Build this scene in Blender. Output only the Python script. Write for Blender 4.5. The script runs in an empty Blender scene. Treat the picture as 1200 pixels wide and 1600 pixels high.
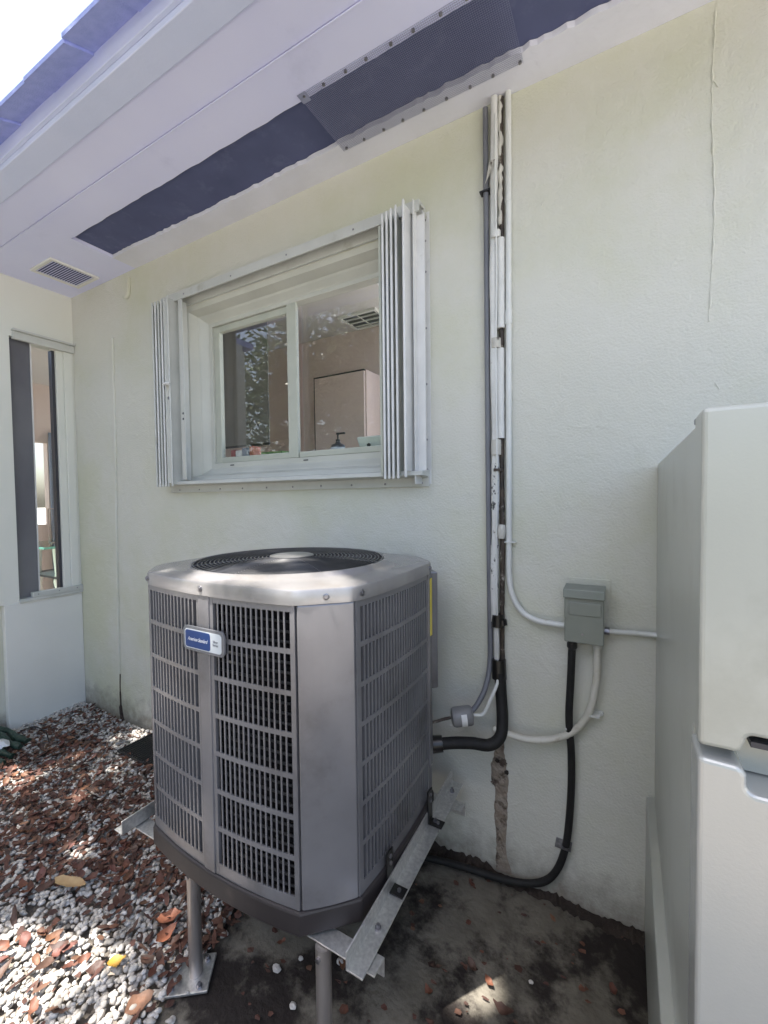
import bpy, bmesh, math, random
import numpy as np
from mathutils import Vector, Matrix

random.seed(7)
rng = np.random.default_rng(11)
S = bpy.context.scene
COL = S.collection
R = math.radians

# ------------------------------------------------------------------ camera
YAW, PITCH, ROLL = R(29.474), R(1.94), R(-0.679)
fw = Vector((-math.sin(YAW) * math.cos(PITCH), math.cos(YAW) * math.cos(PITCH), -math.sin(PITCH)))
r0 = Vector((math.cos(YAW), math.sin(YAW), 0))
u0 = r0.cross(fw)
rt = math.cos(ROLL) * r0 + math.sin(ROLL) * u0
up = -math.sin(ROLL) * r0 + math.cos(ROLL) * u0
cam_d = bpy.data.cameras.new("camera")
cam = bpy.data.objects.new("camera", cam_d)
COL.objects.link(cam)
m3 = Matrix((rt, up, -fw)).transposed()
cam.matrix_world = Matrix.Translation((0, -1.6, 1.45)) @ m3.to_4x4()
cam_d.sensor_fit = 'VERTICAL'
cam_d.sensor_height = 36.0
cam_d.lens = 672.3 / 1600 * 36
cam_d.clip_start = 0.02
cam_d.clip_end = 500
S.camera = cam

# ------------------------------------------------------------------ sky, sun, exposure
SUN = Vector((-0.20, -0.27, 0.94)).normalized()
elev = math.asin(SUN.z)
az = math.atan2(SUN.x, SUN.y)            # clockwise from +Y
world = bpy.data.worlds.new("World")
S.world = world
world.use_nodes = True
wn = world.node_tree.nodes
sky = wn.new('ShaderNodeTexSky')
sky.sky_type = 'NISHITA'
sky.sun_disc = False
sky.sun_elevation = elev
sky.sun_rotation = az
sky.air_density = 1.0
sky.dust_density = 3.5
sky.ozone_density = 0.6
bg = wn['Background']
bg.inputs['Strength'].default_value = 0.15
world.node_tree.links.new(sky.outputs[0], bg.inputs[0])
sd = bpy.data.lights.new("sun", 'SUN')
sd.energy = 5.0
sd.angle = R(0.5)
sd.color = (1.0, 0.95, 0.88)
so = bpy.data.objects.new("sun", sd)
COL.objects.link(so)
so.rotation_euler = SUN.to_track_quat('Z', 'Y').to_euler()
so.location = (-3, -5, 12)
S.view_settings.view_transform = 'Standard'
S.view_settings.look = 'None'
S.view_settings.gamma = 1
S.view_settings.exposure = 1.68
S.view_settings.use_curve_mapping = False
S.cycles.use_denoising = True
S.cycles.max_bounces = 10
S.cycles.diffuse_bounces = 6
S.cycles.transparent_max_bounces = 16
S.cycles.sample_clamp_indirect = 6


# ------------------------------------------------------------------ helpers
class MB:
    def __init__(s):
        s.v = []
        s.f = []

    def add(s, vs, fs):
        o = len(s.v)
        s.v += [tuple(p) for p in vs]
        s.f += [tuple(i + o for i in f) for f in fs]
        return s

    def box(s, x0, x1, y0, y1, z0, z1):
        return s.add([(x0, y0, z0), (x1, y0, z0), (x1, y1, z0), (x0, y1, z0), (x0, y0, z1), (x1, y0, z1), (x1, y1, z1), (x0, y1, z1)],
                     [(3, 2, 1, 0), (4, 5, 6, 7), (0, 1, 5, 4), (1, 2, 6, 5), (2, 3, 7, 6), (3, 0, 4, 7)])

    def obox(s, c, ax, ay, az_, hx, hy, hz):
        c, ax, ay, az_ = Vector(c), Vector(ax).normalized(), Vector(ay).normalized(), Vector(az_).normalized()
        vs = [c + ax * (i * hx) + ay * (j * hy) + az_ * (k * hz) for k in (-1, 1) for i, j in ((-1, -1), (1, -1), (1, 1), (-1, 1))]
        return s.add(vs, [(3, 2, 1, 0), (4, 5, 6, 7), (0, 1, 5, 4), (1, 2, 6, 5), (2, 3, 7, 6), (3, 0, 4, 7)])

    def prism(s, poly, z0, z1):
        n = len(poly)
        vs = [(x, y, z0) for x, y in poly] + [(x, y, z1) for x, y in poly]
        fs = [tuple(range(n - 1, -1, -1)), tuple(range(n, 2 * n))]
        fs += [(i, (i + 1) % n, n + (i + 1) % n, n + i) for i in range(n)]
        return s.add(vs, fs)

    def prism_axis(s, poly, a, b, axis):
        """poly in the two other axes (cyclic order), extruded along axis from a to b"""
        n = len(poly)

        def P(p, t):
            q = [0, 0, 0]
            q[axis] = t
            q[(axis + 1) % 3] = p[0]
            q[(axis + 2) % 3] = p[1]
            return q
        vs = [P(p, a) for p in poly] + [P(p, b) for p in poly]
        fs = [tuple(range(n - 1, -1, -1)), tuple(range(n, 2 * n))]
        fs += [(i, (i + 1) % n, n + (i + 1) % n, n + i) for i in range(n)]
        return s.add(vs, fs)

    def tube(s, path, r, n=12, caps=True, closed=False):
        path = [Vector(p) for p in path]
        m = len(path)
        rs = r if isinstance(r, (list, tuple)) else [r] * m
        t0 = (path[1] - path[0]).normalized()
        ref = Vector((0, 0, 1)) if abs(t0.z) < .9 else Vector((1, 0, 0))
        nx = t0.cross(ref).normalized()
        vs = []
        for i, p in enumerate(path):
            if closed:
                t = (path[(i + 1) % m] - path[i - 1]).normalized()
            else:
                t = (path[min(i + 1, m - 1)] - path[max(i - 1, 0)]).normalized()
            nx = (nx - t * nx.dot(t)).normalized()
            ny = t.cross(nx)
            for k in range(n):
                a = 2 * math.pi * k / n
                vs.append(p + (nx * math.cos(a) + ny * math.sin(a)) * rs[i])
        fs = []
        for i in range(m if closed else m - 1):
            j = (i + 1) % m
            for k in range(n):
                l = (k + 1) % n
                fs.append((i * n + k, i * n + l, j * n + l, j * n + k))
        if caps and not closed:
            fs.append(tuple(range(n - 1, -1, -1)))
            fs.append(tuple((m - 1) * n + k for k in range(n)))
        return s.add(vs, fs)

    def lathe(s, c, prof, n=24, axis=(0, 0, 1), caps=True):
        """prof: list of (radius, height) along axis from c"""
        c = Vector(c)
        az_ = Vector(axis).normalized()
        ref = Vector((1, 0, 0)) if abs(az_.x) < .9 else Vector((0, 1, 0))
        ax = (ref - az_ * ref.dot(az_)).normalized()
        ay = az_.cross(ax)
        vs = []
        for r, h in prof:
            for k in range(n):
                a = 2 * math.pi * k / n
                vs.append(c + az_ * h + (ax * math.cos(a) + ay * math.sin(a)) * r)
        fs = []
        for i in range(len(prof) - 1):
            for k in range(n):
                l = (k + 1) % n
                fs.append((i * n + k, i * n + l, (i + 1) * n + l, (i + 1) * n + k))
        if caps:
            fs.append(tuple(range(n - 1, -1, -1)))
            fs.append(tuple((len(prof) - 1) * n + k for k in range(n)))
        return s.add(vs, fs)


def B(*a):
    return MB().box(*a)


def mesh_of(name, mb, smooth=False):
    me = bpy.data.meshes.new(name)
    me.from_pydata(mb.v, [], mb.f)
    me.validate()
    me.update()
    if smooth:
        for p in me.polygons:
            p.use_smooth = True
    return me


ROOTS = set()


def ob(name, mb, mat, parent=None, smooth=False, bevel=0, seg=2, angle=None):
    me = mesh_of(name, mb, smooth) if isinstance(mb, MB) else mb
    if mat is not None:
        me.materials.clear()
        me.materials.append(mat)
    o = bpy.data.objects.new(name, me)
    COL.objects.link(o)
    if parent is not None:
        o.parent = parent
        if parent.name in ROOTS:
            o.matrix_parent_inverse = Matrix.Translation(-parent.location)
    if bevel:
        b = o.modifiers.new("bevel", 'BEVEL')
        b.width = bevel
        b.segments = seg
        b.limit_method = 'ANGLE'
        b.angle_limit = R(35)
    if smooth and angle is None:
        try:
            me.set_sharp_from_angle(angle=R(40))
        except Exception:
            pass
    return o


def thing(name, label, cat, loc=(0, 0, 0), group=None):
    o = bpy.data.objects.new(name, None)
    COL.objects.link(o)
    o.location = loc
    o.empty_display_size = .1
    o['label'] = label
    o['category'] = cat
    if group:
        o['group'] = group
    ROOTS.add(o.name)
    return o


def tag(o, label, cat, group=None):
    o['label'] = label
    o['category'] = cat
    if group:
        o['group'] = group
    return o


def curve(pts, n=8):
    """Catmull-Rom through pts"""
    P = [Vector(p) for p in pts]
    P = [P[0] * 2 - P[1]] + P + [P[-1] * 2 - P[-2]]
    out = []
    for i in range(1, len(P) - 2):
        for k in range(n):
            t = k / n
            a, b, c, d = P[i - 1], P[i], P[i + 1], P[i + 2]
            out.append(.5 * ((2 * b) + (c - a) * t + (2 * a - 5 * b + 4 * c - d) * t * t + (3 * b - a - 3 * c + d) * t ** 3))
    out.append(P[-2])
    return out


# ------------------------------------------------------------------ materials
def M(name, c1, c2=None, rough=.6, metal=0.0, ns=6.0, det=5, bump=0.0, bs=80.0, c3=None, ns3=3.0, f3=.6, w3=.08, stretch=None, rvar=0.0, spec=.5, island=None, bdist=.01, coat=0):
    m = bpy.data.materials.new(name)
    m.use_nodes = True
    nt = m.node_tree
    n, l = nt.nodes, nt.links
    b = n['Principled BSDF']
    b.inputs['Roughness'].default_value = rough
    b.inputs['Metallic'].default_value = metal
    b.inputs['Specular IOR Level'].default_value = spec
    if coat:
        b.inputs['Coat Weight'].default_value = coat
        b.inputs['Coat Roughness'].default_value = .15
    b.inputs['Base Color'].default_value = (*c1, 1)
    tc = n.new('ShaderNodeTexCoord')
    vec = tc.outputs['Object']
    if stretch:
        mp = n.new('ShaderNodeMapping')
        mp.inputs['Scale'].default_value = stretch
        l.new(vec, mp.inputs[0])
        vec = mp.outputs[0]
    col = None
    if c2 is not None:
        nz = n.new('ShaderNodeTexNoise')
        nz.inputs['Scale'].default_value = ns
        nz.inputs['Detail'].default_value = det
        l.new(vec, nz.inputs['Vector'])
        cr = n.new('ShaderNodeValToRGB')
        cr.color_ramp.elements[0].position = .32
        cr.color_ramp.elements[1].position = .68
        cr.color_ramp.elements[0].color = (*c1, 1)
        cr.color_ramp.elements[1].color = (*c2, 1)
        l.new(nz.outputs['Fac'], cr.inputs[0])
        col = cr.outputs[0]
        if rvar:
            mr = n.new('ShaderNodeMapRange')
            mr.inputs['To Min'].default_value = rough - rvar
            mr.inputs['To Max'].default_value = rough + rvar
            l.new(nz.outputs['Fac'], mr.inputs[0])
            l.new(mr.outputs[0], b.inputs['Roughness'])
    if island:
        g = n.new('ShaderNodeNewGeometry')
        cr = n.new('ShaderNodeValToRGB')
        cr.color_ramp.interpolation = 'LINEAR'
        el = cr.color_ramp.elements
        while len(el) < len(island):
            el.new(.5)
        for i, c in enumerate(island):
            el[i].position = i / (len(island) - 1)
            el[i].color = (*c, 1)
        l.new(g.outputs['Random Per Island'], cr.inputs[0])
        if col is None:
            col = cr.outputs[0]
        else:
            mx = n.new('ShaderNodeMix')
            mx.data_type = 'RGBA'
            mx.blend_type = 'MULTIPLY'
            mx.inputs['Factor'].default_value = 1
            l.new(cr.outputs[0], mx.inputs['A'])
            l.new(col, mx.inputs['B'])
            col = mx.outputs['Result']
    if c3 is not None:
        nz = n.new('ShaderNodeTexNoise')
        nz.inputs['Scale'].default_value = ns3
        nz.inputs['Detail'].default_value = 8
        nz.inputs['Roughness'].default_value = .65
        l.new(vec, nz.inputs['Vector'])
        mr = n.new('ShaderNodeMapRange')
        mr.interpolation_type = 'SMOOTHSTEP'
        mr.inputs['From Min'].default_value = f3 - w3
        mr.inputs['From Max'].default_value = f3 + w3
        l.new(nz.outputs['Fac'], mr.inputs[0])
        mx = n.new('ShaderNodeMix')
        mx.data_type = 'RGBA'
        l.new(mr.outputs[0], mx.inputs['Factor'])
        if col is None:
            mx.inputs['A'].default_value = (*c1, 1)
        else:
            l.new(col, mx.inputs['A'])
        mx.inputs['B'].default_value = (*c3, 1)
        col = mx.outputs['Result']
    if col is not None:
        l.new(col, b.inputs['Base Color'])
    if bump:
        nz = n.new('ShaderNodeTexNoise')
        nz.inputs['Scale'].default_value = bs
        nz.inputs['Detail'].default_value = 6
        l.new(vec, nz.inputs['Vector'])
        bp = n.new('ShaderNodeBump')
        bp.inputs['Strength'].default_value = bump
        bp.inputs['Distance'].default_value = bdist
        l.new(nz.outputs['Fac'], bp.inputs['Height'])
        l.new(bp.outputs[0], b.inputs['Normal'])
    return m


def glass_mat(name, tint=(1, 1, 1), ior=1.6):
    m = bpy.data.materials.new(name)
    m.use_nodes = True
    n, l = m.node_tree.nodes, m.node_tree.links
    n.remove(n['Principled BSDF'])
    t = n.new('ShaderNodeBsdfTransparent')
    t.inputs[0].default_value = (*tint, 1)
    g = n.new('ShaderNodeBsdfGlossy')
    g.inputs['Roughness'].default_value = .01
    fr = n.new('ShaderNodeFresnel')
    ge = n.new('ShaderNodeNewGeometry')          # same index whichever side the ray comes from
    mi = n.new('ShaderNodeMapRange')
    mi.inputs['To Min'].default_value = ior
    mi.inputs['To Max'].default_value = 1 / ior
    l.new(ge.outputs['Backfacing'], mi.inputs[0])
    l.new(mi.outputs[0], fr.inputs[0])
    mx = n.new('ShaderNodeMixShader')
    l.new(fr.outputs[0], mx.inputs[0])
    l.new(t.outputs[0], mx.inputs[1])
    l.new(g.outputs[0], mx.inputs[2])
    l.new(mx.outputs[0], n['Material Output'].inputs[0])
    return m


m_wall = M("wall_paint", (.585, .582, .51), (.63, .625, .575), rough=.75, ns=.9, bump=.5, bs=130, c3=(.55, .556, .43), ns3=.8, f3=.54, w3=.12, bdist=.005)  # yellow-green bounce from foliage put into the colour as patches
# trowel marks and splashed dirt along the foot of the wall
nt = m_wall.node_tree
n_, l_ = nt.nodes, nt.links
b_ = n_['Principled BSDF']
tc_ = n_.new('ShaderNodeTexCoord')
nz_ = n_.new('ShaderNodeTexNoise')
nz_.inputs['Scale'].default_value = 11
nz_.inputs['Detail'].default_value = 4
nz_.inputs['Distortion'].default_value = 1.2
l_.new(tc_.outputs['Object'], nz_.inputs['Vector'])
bp_ = n_.new('ShaderNodeBump')
bp_.inputs['Strength'].default_value = .35
bp_.inputs['Distance'].default_value = .012
l_.new(nz_.outputs['Fac'], bp_.inputs['Height'])
old = b_.inputs['Normal'].links[0].from_socket
l_.new(old, bp_.inputs['Normal'])
l_.new(bp_.outputs[0], b_.inputs['Normal'])
sp_ = n_.new('ShaderNodeSeparateXYZ')
l_.new(tc_.outputs['Object'], sp_.inputs[0])
hz_ = n_.new('ShaderNodeMapRange')
hz_.inputs['From Min'].default_value = .0
hz_.inputs['From Max'].default_value = .30
hz_.inputs['To Min'].default_value = .62
hz_.inputs['To Max'].default_value = -.25
l_.new(sp_.outputs['Z'], hz_.inputs[0])
sn_ = n_.new('ShaderNodeTexNoise')
sn_.inputs['Scale'].default_value = 14
sn_.inputs['Detail'].default_value = 9
sn_.inputs['Roughness'].default_value = .7
l_.new(tc_.outputs['Object'], sn_.inputs['Vector'])
ad_ = n_.new('ShaderNodeMath')
l_.new(hz_.outputs[0], ad_.inputs[0])
l_.new(sn_.outputs['Fac'], ad_.inputs[1])
th_ = n_.new('ShaderNodeMapRange')
th_.inputs['From Min'].default_value = .62
th_.inputs['From Max'].default_value = 1.15
th_.inputs['To Max'].default_value = .8
l_.new(ad_.outputs[0], th_.inputs[0])
mx_ = n_.new('ShaderNodeMix')
mx_.data_type = 'RGBA'
l_.new(th_.outputs[0], mx_.inputs['Factor'])
l_.new(b_.inputs['Base Color'].links[0].from_socket, mx_.inputs['A'])
mx_.inputs['B'].default_value = (.17, .14, .11, 1)
l_.new(mx_.outputs['Result'], b_.inputs['Base Color'])
m_wall_w = M("side_wall_paint", (.68, .69, .62), (.72, .72, .67), rough=.75, ns=1.7, bump=.15, bs=140, bdist=.004)
m_panel_w = M("base_panel_paint", (.74, .74, .70), (.70, .70, .66), rough=.7, ns=3, bump=.1, bs=120, bdist=.003)
m_soffit = M("soffit_paint", (.69, .71, .94), (.73, .75, .96), rough=.6, ns=2.5, bump=.1, bs=60, c3=(.63, .65, .87), ns3=4, f3=.66, w3=.1, bdist=.003)  # lavender cast of the light put into the paint colour
m_plaster = M("plaster_strip_paint", (.76, .77, .86), (.70, .71, .78), rough=.75, ns=5, bump=.4, bs=40, bdist=.006)
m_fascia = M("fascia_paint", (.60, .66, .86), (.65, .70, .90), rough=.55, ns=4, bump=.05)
m_roof = M("flare_tinted_shingle", (.33, .38, .72), (.40, .45, .80), rough=.85, ns=30, bump=.5, bs=200, bdist=.004)  # blue of lens flare put into the shingle colour
m_cavity_shade = M("cavity_shade_slate", (.080, .094, .19), (.098, .113, .22), rough=.8, ns=6, c3=(.115, .13, .235), ns3=14, f3=.6)  # darkness of the cavities behind soffit opening and vent, as colour
m_wire = M("grey_wire", (.27, .29, .40), rough=.6)
m_screw = M("screw_metal", (.35, .34, .36), (.2, .2, .22), rough=.35, metal=.9, ns=90)
m_white = M("white_aluminium", (.56, .57, .54), (.50, .51, .48), rough=.4, ns=9, c3=(.40, .40, .35), ns3=7, f3=.66, w3=.08, spec=.5)
m_white2 = M("bright_white_aluminium", (.70, .70, .69), (.63, .63, .62), rough=.35, ns=14, c3=(.55, .55, .52), ns3=9, f3=.7, w3=.06)
m_frame = M("window_frame_paint", (.49, .495, .445), (.55, .555, .50), rough=.45, ns=5)
m_sash = M("sash_paint", (.43, .45, .385), (.49, .505, .435), rough=.4, ns=8)
m_dark = M("dark_frame", (.035, .037, .045), (.05, .05, .06), rough=.35, ns=8)
m_tint = M("dark_tinted_panel", (.11, .11, .13), (.20, .20, .21), rough=.3, ns=2.4, stretch=(1, 1, .5), spec=.6)
m_glass = glass_mat("window_glass", (.95, .96, .95), 1.6)
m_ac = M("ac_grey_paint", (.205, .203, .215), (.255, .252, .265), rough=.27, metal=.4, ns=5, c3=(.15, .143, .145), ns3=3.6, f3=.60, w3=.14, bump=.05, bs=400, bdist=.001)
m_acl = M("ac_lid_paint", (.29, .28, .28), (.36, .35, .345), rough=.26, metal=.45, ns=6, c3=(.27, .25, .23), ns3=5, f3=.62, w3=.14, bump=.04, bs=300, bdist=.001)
m_acbase = M("ac_base_plastic", (.022, .018, .019), (.034, .029, .030), rough=.5, ns=6, c3=(.06, .05, .045), ns3=8, f3=.68, w3=.1)
m_coil = M("coil_dark", (.004, .004, .005), (.008, .008, .009), rough=.9, ns=30, spec=.1)
m_tube = M("coil_tube", (.010, .010, .011), (.020, .019, .018), rough=.6, metal=.2, ns=30)
m_black = M("black_plastic", (.012, .012, .013), (.02, .02, .021), rough=.4, ns=12)
m_fan = M("fan_blade", (.07, .07, .075), (.12, .12, .125), rough=.35, metal=.5, ns=8)
m_hub = M("hub_plate", (.20, .20, .205), (.32, .32, .32), rough=.3, metal=.7, ns=8)
m_galv = M("galvanised_steel", (.54, .54, .53), (.70, .70, .68), rough=.38, metal=.8, ns=110, det=2, rvar=.05, c3=(.42, .41, .39), ns3=7, f3=.66, w3=.12)
m_pipe = M("aluminium_leg", (.36, .32, .30), (.50, .46, .43), rough=.36, metal=.75, ns=9, stretch=(3, 3, .4), c3=(.20, .16, .14), ns3=8, f3=.63, w3=.1)
m_rubber = M("black_foam", (.004, .004, .0045), (.010, .0095, .009), rough=.7, ns=25, bump=.3, bs=60)
m_tape = M("black_tape", (.005, .005, .005), (.014, .013, .012), rough=.3, ns=30)
m_insul = M("white_insulation", (.66, .66, .64), (.58, .58, .55), rough=.55, ns=12, c3=(.13, .10, .08), ns3=16, f3=.69, w3=.04, bump=.3, bs=50)
m_insul_old = M("aged_insulation", (.56, .55, .50), (.46, .44, .39), rough=.65, ns=14, c3=(.06, .045, .035), ns3=22, f3=.58, w3=.03, stretch=(1, 1, .35), bump=.6, bs=40)
m_brown = M("exposed_pipe", (.022, .016, .012), (.07, .05, .036), rough=.6, ns=30, c3=(.40, .37, .32), ns3=24, f3=.62, w3=.05, bump=.6, bs=70)
m_whitepvc = M("white_conduit", (.66, .67, .65), (.60, .61, .58), rough=.4, ns=10, c3=(.45, .44, .38), ns3=12, f3=.7, w3=.07)
m_yellowpvc = M("yellowed_conduit", (.52, .50, .42), (.60, .59, .53), rough=.45, ns=6, c3=(.35, .30, .2), ns3=9, f3=.66, w3=.08)
m_greypipe = M("grey_conduit", (.13, .135, .155), (.17, .175, .19), rough=.5, ns=8)
m_box = M("green_grey_enamel", (.20, .225, .20), (.235, .255, .23), rough=.45, metal=.2, ns=7, c3=(.15, .15, .13), ns3=9, f3=.66, w3=.1)
m_drier = M("drier_grey", (.17, .17, .175), (.22, .22, .22), rough=.4, ns=8)
m_label = M("white_label", (.75, .75, .74), (.65, .65, .63), rough=.5, ns=20)
m_yellow = M("yellow_label", (.72, .58, .06), (.78, .65, .12), rough=.5, ns=20)
m_blue = M("badge_blue", (.012, .045, .17), (.016, .055, .20), rough=.3, ns=10)
m_silver = M("badge_silver", (.62, .65, .68), (.56, .6, .62), rough=.35, ns=10)
m_badge = M("badge_grey", (.13, .14, .15), (.16, .16, .17), rough=.4, ns=10)
m_ink = M("grey_ink", (.22, .23, .25), rough=.5)
m_inkw = M("white_ink", (.78, .8, .85), rough=.5)
m_cab = M("cabinet_enamel", (.42, .43, .385), (.465, .475, .43), rough=.28, ns=3, metal=.15, c3=(.385, .39, .345), ns3=5, f3=.60, w3=.12, bump=.08, bs=260, bdist=.0015)
m_cab_lit = M("cabinet_enamel_lit", (.45, .455, .43), (.50, .505, .48), rough=.25, metal=.3, ns=3, bump=.1, bs=300, bdist=.0015)  # lighter copy of the enamel, reflected sunlight put into its colour
m_rust = M("bare_mortar", (.24, .19, .145), (.33, .285, .235), rough=.9, ns=26, c3=(.085, .06, .045), ns3=17, f3=.57, w3=.06, bump=1, bs=60)
m_dirt = M("damp_soil", (.020, .014, .011), (.05, .036, .028), rough=.9, ns=9, c3=(.10, .08, .06), ns3=22, f3=.66, w3=.05, bump=1, bs=50, bdist=.02)
m_ground = M("garden_soil", (.16, .14, .115), (.24, .21, .18), rough=.95, ns=5, bump=.8, bs=25, bdist=.02)
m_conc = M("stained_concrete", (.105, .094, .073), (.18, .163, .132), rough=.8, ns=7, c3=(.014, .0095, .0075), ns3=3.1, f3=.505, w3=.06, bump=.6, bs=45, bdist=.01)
m_yard_bounce = M("pale_bounce_gravel", (.50, .49, .45), (.60, .58, .54), rough=.9, ns=3, bump=1, bs=90, bdist=.03)  # unseen yard made pale to bounce light up to the soffit
m_peb = M("marble_chips", (.85, .85, .85), (1, 1, 1), rough=.7, ns=60, island=[(.27, .245, .215), (.42, .395, .355), (.56, .535, .495), (.45, .41, .365), (.66, .64, .61)])
LEAFC = [(.12, .045, .03), (.18, .07, .04), (.075, .036, .026), (.21, .10, .055), (.10, .055, .038), (.15, .055, .04)]
m_litter = M("leaf_litter", (.6, .6, .6), (1, 1, 1), rough=.75, ns=40, island=[(.035, .018, .013), (.12, .045, .030), (.065, .030, .022), (.17, .07, .042), (.09, .042, .030), (.20, .105, .062)])
m_leaves = [M("dry_leaf", c, tuple(x * .6 for x in c), rough=.6, ns=45, bump=.4, bs=120, bdist=.003) for c in LEAFC]
m_leaf_tan = M("tan_leaf", (.42, .30, .15), (.33, .21, .10), rough=.6, ns=30)
m_leaf_orange = M("orange_leaf", (.36, .14, .075), (.26, .09, .05), rough=.55, ns=30)
m_leaf_yellow = M("yellow_leaf", (.60, .36, .06), (.5, .27, .05), rough=.55, ns=30)
m_bark = M("bark", (.10, .075, .055), (.16, .13, .10), rough=.9, ns=14, bump=1, bs=30, stretch=(1, 1, .3), bdist=.03)


def leaf_mat(name, cols):
    m = M(name, (.8, .8, .8), (1, 1, 1), rough=.45, ns=5, island=cols)
    return m


m_fol = leaf_mat("tree_foliage", [(.035, .075, .015), (.06, .12, .025), (.09, .16, .04), (.12, .19, .05)])
m_fol2 = leaf_mat("hedge_foliage", [(.05, .10, .02), (.10, .17, .04), (.16, .23, .06), (.26, .32, .12)])
m_inner = M("kitchen_wall_paint", (.70, .585, .53), (.74, .625, .57), rough=.7, ns=3)
m_ceil = M("ceiling_paint", (.62, .60, .58), (.68, .66, .64), rough=.8, ns=3)
m_kcab = M("kitchen_cabinet_laminate", (.58, .47, .42), (.62, .51, .46), rough=.4, ns=3)
m_kgrey = M("grey_laminate", (.22, .22, .22), (.25, .25, .25), rough=.4, ns=4)
m_counter = M("counter_top", (.45, .42, .38), (.55, .5, .46), rough=.3, ns=30)
m_floor = M("interior_tile", (.45, .42, .38), (.5, .47, .43), rough=.4, ns=3)
m_blind = M("blue_grey_screen", (.18, .22, .30), (.22, .27, .36), rough=.8, ns=60)
m_chrome = M("chrome", (.7, .7, .7), rough=.15, metal=1.0)
m_tableglass = glass_mat("table_glass", (.75, .9, .85), 1.9)
m_greenp = M("dark_green_plastic", (.012, .03, .022), (.035, .07, .05), rough=.45, ns=20, bump=.6, bs=40)
m_bag = M("white_plastic_bag", (.7, .71, .72), (.6, .61, .62), rough=.35, ns=12, bump=.8, bs=25, bdist=.01)

HZ = 2.871

# ------------------------------------------------------------------ ground
def grid_sheet(x0, x1, y0, y1, nx, ny, hf):
    mb = MB()
    for j in range(ny + 1):
        for i in range(nx + 1):
            x = x0 + (x1 - x0) * i / nx
            y = y0 + (y1 - y0) * j / ny
            mb.v.append((x, y, hf(x, y)))
    w = nx + 1
    mb.f = [(j * w + i, j * w + i + 1, (j + 1) * w + i + 1, (j + 1) * w + i) for j in range(ny) for i in range(nx)]
    return mb


def wob(x, y, s=1.0):
    return (math.sin(3.1 * x * s + 1.3) * math.cos(2.7 * y * s + .4) + .5 * math.sin(7.3 * x * s + 2 * y) * math.sin(6.1 * y * s + .9) + .3 * math.sin(13 * x * s - 9 * y * s))


g = ob("ground", grid_sheet(-120, 120, -120, 120, 4, 4, lambda x, y: -.06), m_yard_bounce)
g['kind'] = 'structure'
g = ob("garden_bed", grid_sheet(-6, 3, -4.5, -.0005, 60, 30, lambda x, y: -.028 + .008 * wob(x, y)), m_ground)
g['kind'] = 'structure'


def pad_edge(y):
    return -1.18 + .05 * math.sin(5 * y + 1) + .025 * math.sin(17 * y)


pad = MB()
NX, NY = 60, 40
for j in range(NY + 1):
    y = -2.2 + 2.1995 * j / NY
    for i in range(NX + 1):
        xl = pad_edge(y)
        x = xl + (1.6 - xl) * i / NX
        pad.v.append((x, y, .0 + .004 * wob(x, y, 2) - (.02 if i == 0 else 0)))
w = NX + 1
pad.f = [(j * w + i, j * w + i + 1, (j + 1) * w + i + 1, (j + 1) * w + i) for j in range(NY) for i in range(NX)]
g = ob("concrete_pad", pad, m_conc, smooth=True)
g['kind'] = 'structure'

# soil banked against the foot of the wall
soil = MB()
N = 140
for i in range(N + 1):
    x = -1.2 + 1.27 * i / N
    h = .010 + .005 * math.sin(23 * x) + .014 * random.random() ** 2 + (.012 if x < -.45 else 0)
    d = .034 + .014 * math.sin(9 * x + 1) + .016 * random.random()
    soil.v += [(x, -.0015, h), (x, -d * .45, h * .55 + .004 * random.random()), (x, -d, .003)]
soil.f = [(3 * i + k, 3 * i + k + 1, 3 * i + 4 + k, 3 * i + 3 + k) for i in range(N) for k in (0, 1)]
o = ob("soil_edge", soil, m_dirt)
o['kind'] = 'stuff'
o['label'] = 'dark damp soil banked along the foot of the wall'
o['category'] = 'soil'


# ------------------------------------------------------------------ gravel (one mass)
def ico(sub=1):
    bm = bmesh.new()
    bmesh.ops.create_icosphere(bm, subdivisions=sub, radius=1)
    v = np.array([p.co[:] for p in bm.verts])
    f = np.array([[q.index for q in p.verts] for p in bm.faces])
    bm.free()
    return v, f


iv, if_ = ico(2)


def gravel_h(x, y):
    return .012 * np.sin(3.1 * x + 1.3) * np.cos(2.7 * y + .4) + .008 * np.sin(7.3 * x + 2 * y)


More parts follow.
